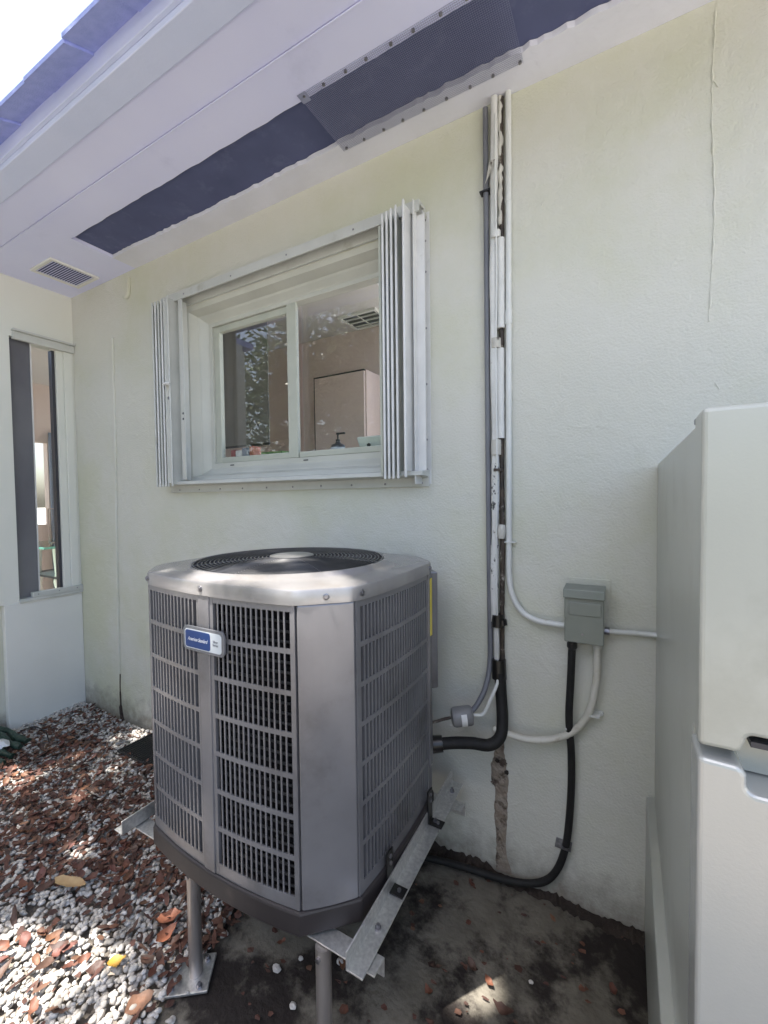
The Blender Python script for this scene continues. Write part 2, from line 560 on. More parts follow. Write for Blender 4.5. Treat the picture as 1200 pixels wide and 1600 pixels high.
def pebbles(name, n, x0, x1, y0, y1, smin, smax, zl, keep):
    xs = rng.uniform(x0, x1, n)
    ys = rng.uniform(y0, y1, n)
    k = keep(xs, ys)
    xs, ys = xs[k], ys[k]
    n = len(xs)
    variants = []
    for q in range(12):
        d = rng.normal(size=(5, 3))
        d /= np.linalg.norm(d, axis=1)[:, None]
        v = iv.copy()
        for e in d:                      # knock facets off
            h = v @ e
            lim = rng.uniform(.55, .8)
            v = v - np.maximum(h - lim, 0)[:, None] * e
        variants.append(v)
    V = np.empty((n, len(iv), 3))
    for q in range(n):
        v = variants[q % 12]
        s = rng.uniform(smin, smax)
        sc = np.array([s * rng.uniform(.8, 1.35), s, s * rng.uniform(.55, .85)])
        a = rng.uniform(0, 6.28)
        t = rng.normal(0, .35)
        v = v * sc
        ct, st = math.cos(t), math.sin(t)
        v = v @ np.array([[1, 0, 0], [0, ct, -st], [0, st, ct]]).T
        ca, sa = math.cos(a), math.sin(a)
        v = v @ np.array([[ca, -sa, 0], [sa, ca, 0], [0, 0, 1]]).T
        V[q] = v + (xs[q], ys[q], 0)
    V[:, :, 2] += (gravel_h(xs, ys) + rng.uniform(zl[0], zl[1], n))[:, None]
    F = (if_[None] + (np.arange(n) * len(iv))[:, None, None]).reshape(-1, 3)
    me = bpy.data.meshes.new(name)
    me.vertices.add(n * len(iv))
    me.vertices.foreach_set("co", V.ravel())
    nf = len(F)
    me.loops.add(nf * 3)
    me.loops.foreach_set("vertex_index", F.ravel().astype(np.int32))
    me.polygons.add(nf)
    me.polygons.foreach_set("loop_start", np.arange(nf, dtype=np.int32) * 3)
    me.update(calc_edges=True)
    me.validate()
    return me


def keepg(xs, ys):
    e = -1.18 + .05 * np.sin(5 * ys + 1) + .025 * np.sin(17 * ys) + rng.normal(0, .035, len(xs))
    return (xs < e) & ~((xs < -3.40) & (ys > -.46))


def keep_near(xs, ys):
    return keepg(xs, ys)


me = pebbles("gravel", 23000, -3.40, -1.0, -1.5, -.02, .0055, .0120, (-.004, .014), keepg)
o = ob("gravel", me, m_peb)
o['kind'] = 'stuff'
o['label'] = 'white marble chip gravel covering the planting bed'
o['category'] = 'gravel'
me = pebbles("gravel", 4200, -4.6, -1.0, -2.9, -.45, .010, .018, (-.012, .010), lambda x, y: keepg(x, y) & ((y < -1.5) | (x < -3.4)))
o = ob("gravel", me, m_peb)
o['kind'] = 'stuff'
o['label'] = 'white marble chip gravel spreading past the edges of the bed'
o['category'] = 'gravel'

# ------------------------------------------------------------------ house
house = thing("house", "pale painted house with wide bluish eave, white sliding window and recessed side wall", "house", (-1.0, .1, 0))
# main wall with window opening  x -2.19..-.72, z 1.56..2.53
WX0, WX1, WZ0, WZ1 = -2.19, -.72, 1.56, 2.53
T = .2
wall = MB()
for (a, b, c, d) in ((-3.7, WX0, -.1, 3.0), (WX1, 2.6, -.1, 3.0), (WX0, WX1, -.1, WZ0), (WX0, WX1, WZ1, 3.0)):
    wall.box(a, b, 0, T, c, d)
bm = bmesh.new()
me = mesh_of("w", wall)
bm.from_mesh(me)
bmesh.ops.remove_doubles(bm, verts=bm.verts, dist=1e-5)
# drop the coincident inner faces between blocks
seen = {}
for f in bm.faces:
    c = tuple(round(q, 4) for q in f.calc_center_median())
    seen.setdefault(c, []).append(f)
bmesh.ops.delete(bm, geom=[f for fs in seen.values() if len(fs) > 1 for f in fs], context='FACES_ONLY')
bm.to_mesh(me)
bm.free()
ob("main_wall", me, m_wall, house)

# side wall (x = -3.40), window opening y -.364..-.01, z .82..2.50
sw = MB()
SX = -3.40
sw.box(SX - .12, SX, -.0005, -.012, .82, 2.50)
sw.box(SX - .12, SX, -.0005, -1.3, 2.50, 3.0)
sw.box(SX - .12, SX, -.364, -1.3, .80, 2.4995)
ob("side_wall", sw, m_wall_w, house)
ob("side_wall_base", B(SX - .15, SX - .035, -1.3, -.445, -.1, .7995), m_wall, house)
ob("base_panel", B(SX - .15, SX + .004, -.444, -.0005, -.1, .80), m_panel_w, house, bevel=.004)

# eave -----------------------------------------------------------------
def ragged_strip(x0, x1, ya, yb, z0, z1, n, amp, rag_a, rag_b):
    mb = MB()
    for i in range(n + 1):
        x = x0 + (x1 - x0) * i / n
        a = ya + (amp * (random.random() - .5) + .006 * math.sin(3 * x) if rag_a else 0)
        b = yb + (amp * (random.random() - .5) if rag_b else 0)
        mb.v += [(x, a, z0), (x, b, z0), (x, b, z1), (x, a, z1)]
    for i in range(n):
        p, q = 4 * i, 4 * i + 4
        mb.f += [(p, p + 1, q + 1, q), (p + 1, p + 2, q + 2, q + 1), (p + 2, p + 3, q + 3, q + 2), (p + 3, p, q, q + 3)]
    mb.f += [(3, 2, 1, 0), (4 * n, 4 * n + 1, 4 * n + 2, 4 * n + 3)]
    return mb


ob("plaster_strip", ragged_strip(-2.632, 2.6, -.128, -.0005, HZ, HZ + .02, 240, .009, True, False), m_plaster, house)
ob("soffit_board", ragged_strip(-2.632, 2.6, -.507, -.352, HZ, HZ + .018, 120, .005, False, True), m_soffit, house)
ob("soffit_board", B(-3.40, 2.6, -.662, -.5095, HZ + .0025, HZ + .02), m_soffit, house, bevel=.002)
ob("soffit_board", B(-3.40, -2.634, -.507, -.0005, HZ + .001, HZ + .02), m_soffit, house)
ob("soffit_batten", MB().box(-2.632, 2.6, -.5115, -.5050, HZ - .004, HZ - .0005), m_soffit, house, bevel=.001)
ob("cavity_shade_panel", B(-2.66, 2.6, -.36, -.115, HZ + .022, HZ + .03), m_cavity_shade, house)  # dark sheet standing in for the shaded cavity above the opening
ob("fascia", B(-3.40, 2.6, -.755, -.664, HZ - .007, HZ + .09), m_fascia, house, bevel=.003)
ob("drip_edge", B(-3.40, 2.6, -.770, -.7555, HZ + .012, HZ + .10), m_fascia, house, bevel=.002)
# shingles along the roof edge, each its own piece
x = -3.9
i = 0
tile = {}
while x < 2.6:
    wv = .245 + .03 * random.random()
    y0 = -.862 + .008 * (random.random() - .5)
    z = HZ + .03 + .006 * (i % 2)
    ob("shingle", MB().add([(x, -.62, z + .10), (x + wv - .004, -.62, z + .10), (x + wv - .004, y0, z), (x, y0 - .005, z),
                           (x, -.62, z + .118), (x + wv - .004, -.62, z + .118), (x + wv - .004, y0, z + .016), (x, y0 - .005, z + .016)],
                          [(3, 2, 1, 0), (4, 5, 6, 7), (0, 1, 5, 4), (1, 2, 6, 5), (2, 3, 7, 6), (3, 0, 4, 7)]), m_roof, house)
    x += wv
    i += 1
# roof slab over the rooms, sloping up from the eave
def roof_piece(x0, x1, y0, y1):
    zf = lambda y_: HZ + .125 + (y_ + .64) * .253
    return MB().add([(x0, y0, zf(y0)), (x1, y0, zf(y0)), (x1, y1, zf(y1)), (x0, y1, zf(y1)), (x0, y0, zf(y0) + .03), (x1, y0, zf(y0) + .03), (x1, y1, zf(y1) + .03), (x0, y1, zf(y1) + .03)],
                    [(3, 2, 1, 0), (4, 5, 6, 7), (0, 1, 5, 4), (1, 2, 6, 5), (2, 3, 7, 6), (3, 0, 4, 7)])


for q in ((-3.40, 2.8, -.64, .42), (-3.40, -1.45, .4205, 4.2), (.9, 2.8, .4205, 4.2), (-1.4495, .8995, 2.2, 4.2)):
    ob("roof", roof_piece(*q), m_roof, house)      # unseen opening added to let daylight into the kitchen
ob("attic_floor", B(-3.40, 2.6, -.64, .2, HZ + .04, HZ + .06), m_kgrey, house)
ob("wing_roof", MB().box(-8.2, SX, -1.45, -1.1, 3.0, 3.06).box(-8.2, -5.6, -1.0995, .4, 3.0, 3.06).box(-3.8, SX, -1.0995, .4, 3.0, 3.06).box(-8.2, SX, .4005, 3.2, 3.0, 3.06), m_roof, house)  # gap between the pieces added, out of view, to light the side room

# insect screen over the right part of the opening
scr = MB()
sx0, sx1, sy0, sy1 = -1.018, -.305, -.378, -.093
p = .0062
k = 0
xx = sx0
while xx <= sx1:
    scr.box(xx, xx + .0003, sy0, sy1, HZ - .0032, HZ - .0022)
    xx += p
yy = sy0
while yy <= sy1:
    scr.box(sx0, sx1, yy, yy + .0003, HZ - .0022, HZ - .0012)
    yy += p
screen = ob("insect_screen", scr, m_wire, house)
ob("screen_hem", MB().box(sx0 - .004, sx0 + .03, sy0 - .003, sy0 + .035, HZ - .0042, HZ - .0034), m_wire, screen)
for i in range(9):
    for yv in (sy0 + .012, sy1 - .010):
        c = (sx0 + .015 + i * .085 + .01 * random.random(), yv, HZ - .0006)
        ob("screw", MB().lathe(c, [(.0055, 0), (.0055, -.005), (.003, -.0065)], 10), m_screw, screen, smooth=True)

# soffit vent grille near the inner corner
vg = MB()
vx0, vx1, vy0, vy1 = -3.185, -2.93, -.325, -.058
for a in ((vx0, vx1, vy0, vy0 + .018), (vx0, vx1, vy1 - .018, vy1), (vx0, vx0 + .018, vy0 + .0185, vy1 - .0185), (vx1 - .018, vx1, vy0 + .0185, vy1 - .0185)):
    vg.box(*a, HZ - .011, HZ - .0005)
vent = ob("vent_grille", vg, m_panel_w, house)
ob("vent_cavity_shade", B(vx0 + .019, vx1 - .019, vy0 + .019, vy1 - .019, HZ - .0022, HZ - .0008), m_cavity_shade, vent)
nsl = 16
for i in range(nsl):
    yy = vy0 + .026 + (vy1 - vy0 - .052) * i / (nsl - 1)
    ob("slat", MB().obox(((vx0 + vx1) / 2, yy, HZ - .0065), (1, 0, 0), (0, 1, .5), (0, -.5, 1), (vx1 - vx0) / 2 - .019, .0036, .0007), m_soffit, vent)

# plaster crack, caulked cable, stubs on the wall ---------------------------
cr = MB()
zz = 2.86
pts = []
xk = .212
while zz > 1.95:
    pts.append((xk + .005 * math.sin(9 * zz) + .003 * (random.random() - .5), -.0005, zz))
    zz -= .017
cr.tube(pts, [.0010 + .0035 * random.random() ** 2 for _ in pts], 6)
ob("plaster_crack", cr, m_wall, house)
ob("painted_cable", MB().tube(curve([(-2.90, -.004, 2.50), (-2.905, -.004, 1.9), (-2.925, -.004, 1.3), (-2.94, -.004, .75), (-2.945, -.004, .30)], 5), .0085, 8), m_wall, house, smooth=True)
ob("damp_crack", MB().tube(curve([(-2.944, -.002, .29), (-2.95, -.002, .20), (-2.948, -.002, .12), (-2.945, -.003, .05), (-2.93, -.004, -.02)], 4), [.004] * 6 + [.006] * 5 + [.012] * 5 + [.02], 7), m_dirt, house)
ob("cable_stub", MB().tube(curve([(-2.70, -.003, 2.83), (-2.70, -.006, 2.76), (-2.715, -.012, 2.715), (-2.74, -.015, 2.72)], 4), .012, 8), m_wall, house, smooth=True)
for i in range(26):                      # small chips and drips in the paint
    xx, zz = random.uniform(-.3, .75), random.uniform(1.2, 2.7)
    a = random.uniform(-.5, .5)
    ob("paint_drip", MB().obox((xx, -.0008, zz), (math.cos(a), 0, math.sin(a)), (0, 1, 0), (-math.sin(a), 0, math.cos(a)), random.uniform(.001, .003), .0016, random.uniform(.004, .014)), m_wall, house, bevel=.001)

# bare strip of broken mortar where a pipe was taken away
bs_l = [(-.432, .565), (-.433, .49), (-.437, .455), (-.448, .425), (-.446, .37), (-.430, .33), (-.434, .27), (-.435, .21), (-.428, .15), (-.428, .09), (-.430, .005)]
bs_r = [(-.398, .565), (-.397, .49), (-.390, .455), (-.388, .43), (-.379, .37), (-.386, .33), (-.385, .27), (-.387, .21), (-.391, .15), (-.388, .09), (-.362, .005)]
st = MB()
nn = 6
L = []
for a in range(len(bs_l) - 1):
    for s_ in range(5):
        t = s_ / 5
        L.append([(bs_l[a][0] * (1 - t) + bs_l[a + 1][0] * t + .004 * (random.random() - .5)), (bs_r[a][0] * (1 - t) + bs_r[a + 1][0] * t + .004 * (random.random() - .5)), bs_l[a][1] * (1 - t) + bs_l[a + 1][1] * t])
for (a, b, z) in L:
    for k in range(nn + 1):
        t = k / nn
        d = .0006 if k in (0, nn) else .0016 + .0035 * random.random() + (.004 if .36 < z < .46 else 0)
        st.v.append((a + (b - a) * t, -d, z))
w = nn + 1
st.f = [(j * w + i, j * w + i + 1, (j + 1) * w + i + 1, (j + 1) * w + i) for j in range(len(L) - 1) for i in range(nn)]
strip = ob("mortar_strip", st, m_rust, house)
for i in range(5):
    c = (random.uniform(-.44, -.385), -.006, random.uniform(.33, .46))
    v = iv * np.array([random.uniform(.006, .013), .006, random.uniform(.006, .014)]) * (1 + .25 * rng.normal(size=(len(iv), 1)))
    ob("mortar_lump", MB().add((v + np.array(c)).tolist(), if_.tolist()), m_rust if i % 3 else m_dirt, strip)

# ------------------------------------------------------------------ kitchen window (part of the house)
wf = MB()
# sloping reveal boards from the wall face to the frame
IX0, IX1, IZ0, IZ1, IY = -2.095, -.815, 1.637, 2.447, .10
prof = [(0.0, .0), (.25, .012), (.45, .06), (.55, .066), (.8, .088), (1.0, IY)]


def rev_loop(t, y):
    return [(WX0 + (IX0 - WX0) * t, y, WZ0 + (IZ0 - WZ0) * t), (WX1 + (IX1 - WX1) * t, y, WZ0 + (IZ0 - WZ0) * t),
            (WX1 + (IX1 - WX1) * t, y, WZ1 + (IZ1 - WZ1) * t), (WX0 + (IX0 - WX0) * t, y, WZ1 + (IZ1 - WZ1) * t)]


for t, y in prof:
    wf.v += rev_loop(t, y + .002)
for j in range(len(prof) - 1):
    for k in range(4):
        l_ = (k + 1) % 4
        wf.f.append((4 * j + k, 4 * j + l_, 4 * j + 4 + l_, 4 * j + 4 + k))
win = ob("kitchen_window", wf, m_frame, house)


def rect_frame(x0, x1, z0, z1, wl, wr, wb, wt, y0, y1):
    m = MB()
    m.box(x0, x0 + wl, y0, y1, z0, z1)
    m.box(x1 - wr, x1, y0, y1, z0, z1)
    m.box(x0 + wl, x1 - wr, y0, y1, z0, z0 + wb)
    m.box(x0 + wl, x1 - wr, y0, y1, z1 - wt, z1)
    return m


ob("window_frame", rect_frame(IX0 - .01, IX1 + .01, IZ0 - .01, IZ1 + .01, .028, .028, .03, .022, .096, .15), m_frame, win, bevel=.002)
ob("sash", rect_frame(IX0 + .019, -1.47, IZ0 + .021, IZ1 - .013, .045, .05, .032, .035, .108, .135), m_sash, win, bevel=.003)
ob("meeting_stile", B(-1.515, -1.452, .094, .1075, IZ0 + .021, IZ1 - .012), m_sash, win, bevel=.003)
ob("bottom_rail", B(-1.450, IX1 - .02, .100, .132, IZ0 + .021, IZ0 + .050), m_sash, win, bevel=.003)
ob("pane", B(-2.035, -1.515, .120, .124, IZ0 + .05, IZ1 - .045), m_glass, win)
ob("pane", B(-1.453, IX1 - .017, .1405, .1445, IZ0 + .018, IZ1 - .01), m_glass, win)
for xx in (-1.95, -1.42, -.95):
    ob("weep_hole", B(xx, xx + .03, .0945, .0955, IZ0 + .002, IZ0 + .008), m_dark, win)
ob("sill", B(WX0 + .01, WX1 - .01, .152, .26, IZ0 - .03, IZ0 + .045), m_panel_w, win)

# ------------------------------------------------------------------ accordion storm shutter tracks and stacks
def screws_on(parent, pts, axis=(0, -1, 0), r=.0045):
    for c in pts:
        ob("screw", MB().lathe(c, [(r, 0), (r, .0018), (r * .5, .003)], 8, axis), m_screw, parent)


tr = thing("shutter_track", "white aluminium shutter header track above the window", "track", (-1.5, -.03, 2.55))
tb = MB()
tb.prism_axis([(-.0015, 2.592), (-.062, 2.590), (-.064, 2.545), (-.058, 2.545), (-.056, 2.574), (-.012, 2.576), (-.012, 2.532), (-.0015, 2.532)], -2.30, -.70, 0)
ob("channel", tb, m_white, tr, bevel=.001)
screws_on(tr, [(x_, -.063, 2.566) for x_ in np.linspace(-2.1, -1.0, 4)])
sl = thing("shutter_track", "white aluminium shutter sill track below the window, dotted with screws", "track", (-1.5, -.03, 1.49))
tb = MB()
tb.prism_axis([(-.0015, 1.560), (-.075, 1.552), (-.077, 1.535), (-.030, 1.533), (-.012, 1.528), (-.010, 1.492), (-.0015, 1.492)], -2.335, -.690, 0)
ob("channel", tb, m_white, sl, bevel=.001)
screws_on(sl, [(x_, -.0118, 1.506) for x_ in np.linspace(-2.25, -.72, 10)])


def blade(x_, dx, ya, yb, z0, z1, t=.0022):
    """one folded shutter blade: shallow S profile standing off the wall, with rounded hinge bead at the outer edge"""
    prof = [(x_, ya), (x_ + dx * .35, ya + (yb - ya) * .33), (x_ + dx * .25, ya + (yb - ya) * .5), (x_ + dx * .65, ya + (yb - ya) * .66), (x_ + dx, yb)]
    poly = [(a, b) for a, b in prof] + [(a + t, b) for a, b in reversed(prof)]
    m = MB()
    # tiny zig-zag strip extruded up
    n = len(prof)
    vs = []
    for z in (z0, z1):
        vs += [(a, b, z) for a, b in prof] + [(a + t, b, z) for a, b in prof]
    fs = []
    for i in range(n - 1):
        fs.append((i, i + 1, 2 * n + i + 1, 2 * n + i))
        fs.append((n + i + 1, n + i, 3 * n + i, 3 * n + i + 1))
        fs.append((i + 1, i, n + i, n + i + 1))
        fs.append((2 * n + i, 2 * n + i + 1, 3 * n + i + 1, 3 * n + i))
    fs.append((0, 2 * n, 3 * n, n))
    fs.append((n - 1, 2 * n - 1, 4 * n - 1, 3 * n - 1))
    m.add(vs, fs)
    return m


# right-hand stack
rs = thing("accordion_shutter", "white accordion shutter folded at the right of the window with wide white end blade", "shutter", (-.78, -.06, 1.53))
zb, zt = 1.532, 2.535
for i, xx in enumerate((-.842, -.823, -.804, -.783)):
    bl = ob("blade", blade(xx - .012, .016, -.012, -.100, zb + .004, zt + .004 * i), m_white, rs)
    ob("hinge_bead", MB().lathe((xx + .004, -.104, zb - .008), [(.0052, 0), (.0052, zt - zb + .018 + .005 * i), (.003, zt - zb + .026 + .005 * i)], 10), m_white2, bl, smooth=True)
eb = ob("end_blade", MB().box(-.739, -.7355, -.112, -.040, zb + .02, 2.553).box(-.7354, -.686, -.0435, -.040, zb + .022, 2.545), m_white2, rs)
ob("hinge_bead", MB().lathe((-.741, -.115, zb - .004), [(.0055, 0), (.0055, 1.035), (.003, 1.043)], 10), m_white2, eb, smooth=True)
ob("blade", B(-.868, -.858, -.085, -.012, zb + .01, zt - .01), m_sash, rs)
fl = ob("wall_flange", MB().box(-.7215, -.7190, -.075, -.0015, 1.502, 2.588).box(-.7188, -.683, -.0035, -.0010, 1.502, 2.570), m_white2, rs)
screws_on(fl, [(-.700, -.0035, z_) for z_ in (1.56, 1.68, 1.9, 2.12, 2.34, 2.46, 2.54)])
ob("top_clip", B(-.742, -.690, -.045, -.012, 2.540, 2.556), m_galv, rs)

# left-hand stack
ls = thing("accordion_shutter", "white accordion shutter folded at the left of the window with handle and lock holes", "shutter", (-2.3, -.06, 1.53))
for i, xx in enumerate((-2.345, -2.318, -2.291, -2.264, -2.24)):
    bl = ob("blade", blade(xx - .008, .012, -.012, -.085, zb + .006, 2.548), m_white, ls)
    ob("hinge_bead", MB().lathe((xx + .004, -.089, zb - .006), [(.0055, 0), (.0055, 1.028), (.003, 1.036)], 10), m_white2 if i % 2 else m_white, bl, smooth=True)
ob("front_blade", MB().box(-2.232, -2.196, -.092, -.089, zb + .012, 2.545), m_white, ls)
eb = ob("blade", B(-2.190, -2.186, -.100, -.012, zb + .006, 2.553), m_white, ls)
ob("hinge_bead", MB().lathe((-2.186, -.100, zb - .006), [(.006, 0), (.006, 1.030), (.003, 1.038)], 10), m_white, eb, smooth=True)
stl = ob("lock_stile", MB().box(-2.150, -2.146, -.064, -.012, zb + .03, 2.545).box(-2.1455, -2.115, -.064, -.061, zb + .03, 2.542), m_white, ls)
for z_ in (1.895, 1.925):
    ob("lock_hole", MB().lathe((-2.130, -.0642, z_), [(.007, 0), (.006, .0012)], 8, (0, -1, 0)), m_dark, stl)
ob("handle", MB().tube(curve([(-2.222, -.092, 2.09), (-2.215, -.112, 2.085), (-2.190, -.118, 2.085), (-2.178, -.108, 2.085)], 4), .009, 8), m_white2, ls, smooth=True)
ob("knob", MB().lathe((-2.196, -.092, 2.01), [(.010, 0), (.009, .012), (.004, .016)], 10, (0, -1, 0)), m_greypipe, ls, smooth=True)

# ------------------------------------------------------------------ side window
sww = ob("side_window", MB().box(SX - .005, SX + .022, -.35, -.0015, 2.482, 2.53).box(SX - .004, SX + .036, -.352, -.0012, 2.531, 2.545), m_white, house, bevel=.003)
ob("tinted_leaf", B(SX - .060, SX - .030, -.3635, -.246, .823, 2.498), m_tint, sww, bevel=.003)
ob("edge_trim", B(SX - .064, SX - .028, -.2455, -.238, .823, 2.498), m_white2, sww)
ob("dark_jamb", B(SX - .070, SX - .025, -.125, -.108, .835, 2.478), m_dark, sww)
ob("jamb", MB().box(SX - .055, SX - .004, -.107, -.065, .823, 2.481).box(SX - .05, SX + .008, -.0645, -.013, .823, 2.481), m_wall_w, sww, bevel=.003)
ob("pane", B(SX - .052, SX - .048, -.238, -.125, .84, 2.498), m_glass, sww)
sil = ob("sill", MB().box(SX - .11, SX + .020, -.37, -.0015, .801, .822).box(SX - .012, SX + .024, -.30, -.0015, .823, .855), m_white, sww, bevel=.002)
for y_ in (-.27, -.15, -.04):
    ob("screw", MB().lathe((SX + .0245, y_, .84), [(.004, 0), (.003, .002)], 8, (1, 0, 0)), m_screw, sil)

# ------------------------------------------------------------------ kitchen interior (rooms behind the wall)
room = ob("kitchen_back_wall", B(-3.38, -1.40, 1.5, 1.6, -.05, 2.862), m_inner, house)  # stops short, leaving an unseen opening added for daylight
ob("kitchen_end_wall", B(-3.52, -3.385, .2005, 1.6, -.05, 2.862), m_inner, house)
ob("kitchen_ceiling", MB().box(-3.38, -1.45, .2005, 1.75, 2.863, 2.89).box(.9, 2.55, .2005, 1.75, 2.863, 2.89).box(-1.45, .9, .2005, .42, 2.863, 2.89), m_ceil, house)  # gap matches the added roof opening that lights the kitchen
ob("kitchen_floor", B(-3.38, 2.55, .2005, 4.5, -.055, -.02), m_floor, house)
cv = thing("ceiling_vent", "square white ceiling register seen through the right window pane", "vent", (-2.03, 1.30, 2.85))
fr = MB()
cx0, cx1, cy0, cy1 = -1.98, -1.64, 1.20, 1.47
fr = MB()
for a in ((cx0, cx1, cy0, cy0 + .02), (cx0, cx1, cy1 - .02, cy1), (cx0, cx0 + .02, cy0 + .021, cy1 - .021), (cx1 - .02, cx1, cy0 + .021, cy1 - .021)):
    fr.box(*a, 2.845, 2.8625)
ob("frame", fr, m_panel_w, cv)
ob("core", B(cx0 + .021, cx1 - .021, cy0 + .021, cy1 - .021, 2.856, 2.8622), m_dark, cv)
for i in range(3):
    yv = cy0 + .07 + i * .07
    ob("bar", B(cx0 + .021, cx1 - .021, yv, yv + .009, 2.846, 2.855), m_panel_w, cv)
ob("bar", B(-1.815, -1.805, cy0 + .021, cy1 - .021, 2.8435, 2.8455), m_panel_w, cv)

pc = thing("pantry_cabinet", "tall beige pantry cabinet behind the right window pane", "cabinet", (-1.95, 1.3, -.02))
ob("carcass", B(-2.215, -1.725, 1.205, 1.498, -.02, 2.42), m_kcab, pc)
ob("door", B(-2.205, -1.735, 1.185, 1.2035, .06, 2.41), m_kcab, pc, bevel=.002)
ob("door_trim", MB().box(-2.2155, -2.2055, 1.188, 1.2045, .06, 2.4105).box(-2.2155, -1.735, 1.188, 1.2045, 2.4115, 2.4225), m_dark, pc)
uc = thing("roller_blind", "grey roller blind hanging inside behind the left window pane", "blind", (-2.6, .8, 1.86))
ob("fabric", B(-2.96, -2.335, .800, .806, 1.87, 2.79), m_kgrey, uc)
ob("hem_bar", B(-2.962, -2.333, .796, .810, 1.855, 1.872), m_dark, uc, bevel=.002)
ob("roller", MB().tube([(-2.97, .81, 2.815), (-2.32, .81, 2.815)], .028, 12), m_kgrey, uc, smooth=True)
ct = thing("kitchen_counter", "pale kitchen counter under the wall cabinet inside the window", "counter", (-2.6, 1.1, -.02))
ob("top", B(-3.37, -2.23, .86, 1.497, 1.0, 1.04), m_counter, ct)
ob("base", B(-3.36, -2.24, .90, 1.496, -.02, .999), m_kgrey, ct)
# things on the inner sill
SZ = IZ0 + .046
sd_ = thing("soap_dispenser", "dark pump bottle of soap on the inner window sill", "soap bottle", (-1.285, .205, SZ))
ob("bottle", MB().lathe((-1.285, .205, SZ), [(.034, 0), (.037, .004), (.037, .028), (.034, .036), (.014, .046), (.012, .052)], 16), M("soap_bottle", (.03, .03, .035), (.05, .05, .05), rough=.3), sd_, smooth=True)
ob("label_band", MB().lathe((-1.285, .205, SZ + .010), [(.0378, 0), (.0378, .014)], 16, caps=False), m_silver, sd_, smooth=True)
ob("pump", MB().lathe((-1.285, .205, SZ + .0525), [(.011, 0), (.011, .012), (.004, .013), (.004, .036), (.009, .037), (.009, .046)], 12).box(-1.285, -1.243, .2, .21, SZ + .090, SZ + .098), m_black, sd_)
tub = thing("storage_tub", "translucent pale plastic tub on the inner sill beside the folded shutter", "tub", (-1.03, .205, SZ))
ob("body", MB().add([(-1.13, .17, SZ), (-.93, .17, SZ), (-.93, .245, SZ), (-1.13, .245, SZ), (-1.145, .16, SZ + .06), (-.90, .16, SZ + .06), (-.90, .252, SZ + .06), (-1.145, .252, SZ + .06)],
                   [(3, 2, 1, 0), (4, 5, 6, 7), (0, 1, 5, 4), (1, 2, 6, 5), (2, 3, 7, 6), (3, 0, 4, 7)]), M("tub_plastic", (.62, .68, .62), (.68, .72, .66), rough=.35), tub, bevel=.006)
ob("stud", MB().lathe((-1.075, .163, SZ + .018), [(.010, 0), (.008, .006)], 10, (0, -1, 0)), m_dark, tub)
cols = [((.25, .06, .05), 'dark red'), ((.55, .53, .50), 'pale'), ((.10, .12, .16), 'navy'), ((.30, .09, .06), 'rust red')]
x_ = -2.03
for i, (c, nm) in enumerate(cols):
    wv = (.035, .05, .055, .03)[i]
    hv = (.055, .05, .062, .068)[i]
    o = ob("packet", B(x_, x_ + wv, .17, .23, SZ, SZ + hv), M("packet_print", c, tuple(q * 1.6 + .02 for q in c), rough=.4, ns=40), None, bevel=.003)
    tag(o, f"small {nm} packet standing in the row on the inner sill at left", "packet", "packets on the inner sill")
    o['label'] = ("leftmost dark red packet in the row on the inner window sill", "pale packet in the row on the inner window sill", "navy packet in the row on the inner window sill", "tallest rust red packet ending the row on the inner sill")[i]
    x_ += wv + .004
o = ob("sponge_box", B(-1.79, -1.63, .17, .24, SZ, SZ + .028), M("green_box", (.10, .22, .06), (.2, .30, .12), rough=.5, ns=30), None, bevel=.004)
tag(o, "flat green box lying on the inner sill beside the packets", "box")

# ------------------------------------------------------------------ side room seen through the side window
ob("room_far_wall", MB().box(-6.0, -5.9, -3.0, .48, -.05, 2.95).box(-6.0, -5.9, .865, 3.2, -.05, 2.95).box(-6.0, -5.9, .48, .865, 2.13, 2.95).box(-6.0, -5.9, .48, .865, -.05, 1.18), m_inner, house)
ob("room_ceiling", MB().box(-8.0, SX - .13, .2, 3.1, 2.80, 2.84).box(-8.0, -5.6, -1.28, .1995, 2.80, 2.84).box(-3.8, SX - .13, -1.28, .1995, 2.80, 2.84), m_ceil, house)  # gap under the added roof opening, brings daylight into the room
ob("room_floor", B(-5.9, SX - .16, -1.28, 3.1, -.056, -.015), m_floor, house)
ob("room_front_wall", B(-8.0, SX - .125, -1.44, -1.301, -.05, 2.995), m_wall_w, house)
ob("room_partition", B(-5.0, -3.53, 1.7, 1.8, -.05, 2.8), m_inner, house)
o = ob("wall_screen", B(-5.88, -5.85, .868, 1.45, .2, 2.25), m_blind)
tag(o, "blue grey fabric screen hanging beside the bright opening in the side room", "screen")
tb_ = thing("glass_table", "glass topped table with white turned legs inside the side window", "table", (-4.9, .55, -.015))
ob("table_top", B(-5.35, -4.55, .25, .95, 1.02, 1.036), m_tableglass, tb_)
ob("top_rim", MB().box(-5.352, -4.548, .244, .2495, 1.018, 1.038).box(-4.5495, -4.544, .25, .95, 1.018, 1.038), M("green_glass_edge", (.15, .45, .38), rough=.2), tb_)
for (a, b) in ((-5.2, .45), (-4.7, .42), (-4.7, .85), (-5.2, .85)):
    ob("leg", MB().lathe((a, b, -.015), [(.035, 0), (.03, .25), (.04, .3), (.025, .36), (.045, .55), (.03, .62), (.045, .70), (.03, .78), (.045, 1.02)], 12), m_panel_w, tb_, smooth=True)
ob("shelf", B(-5.25, -4.65, .38, .9, .72, .74), m_dark, tb_)
pf = thing("picture_frame", "thin chrome frame standing on the glass table in the side room", "frame", (-5.0, .52, 1.037))
fr = MB()
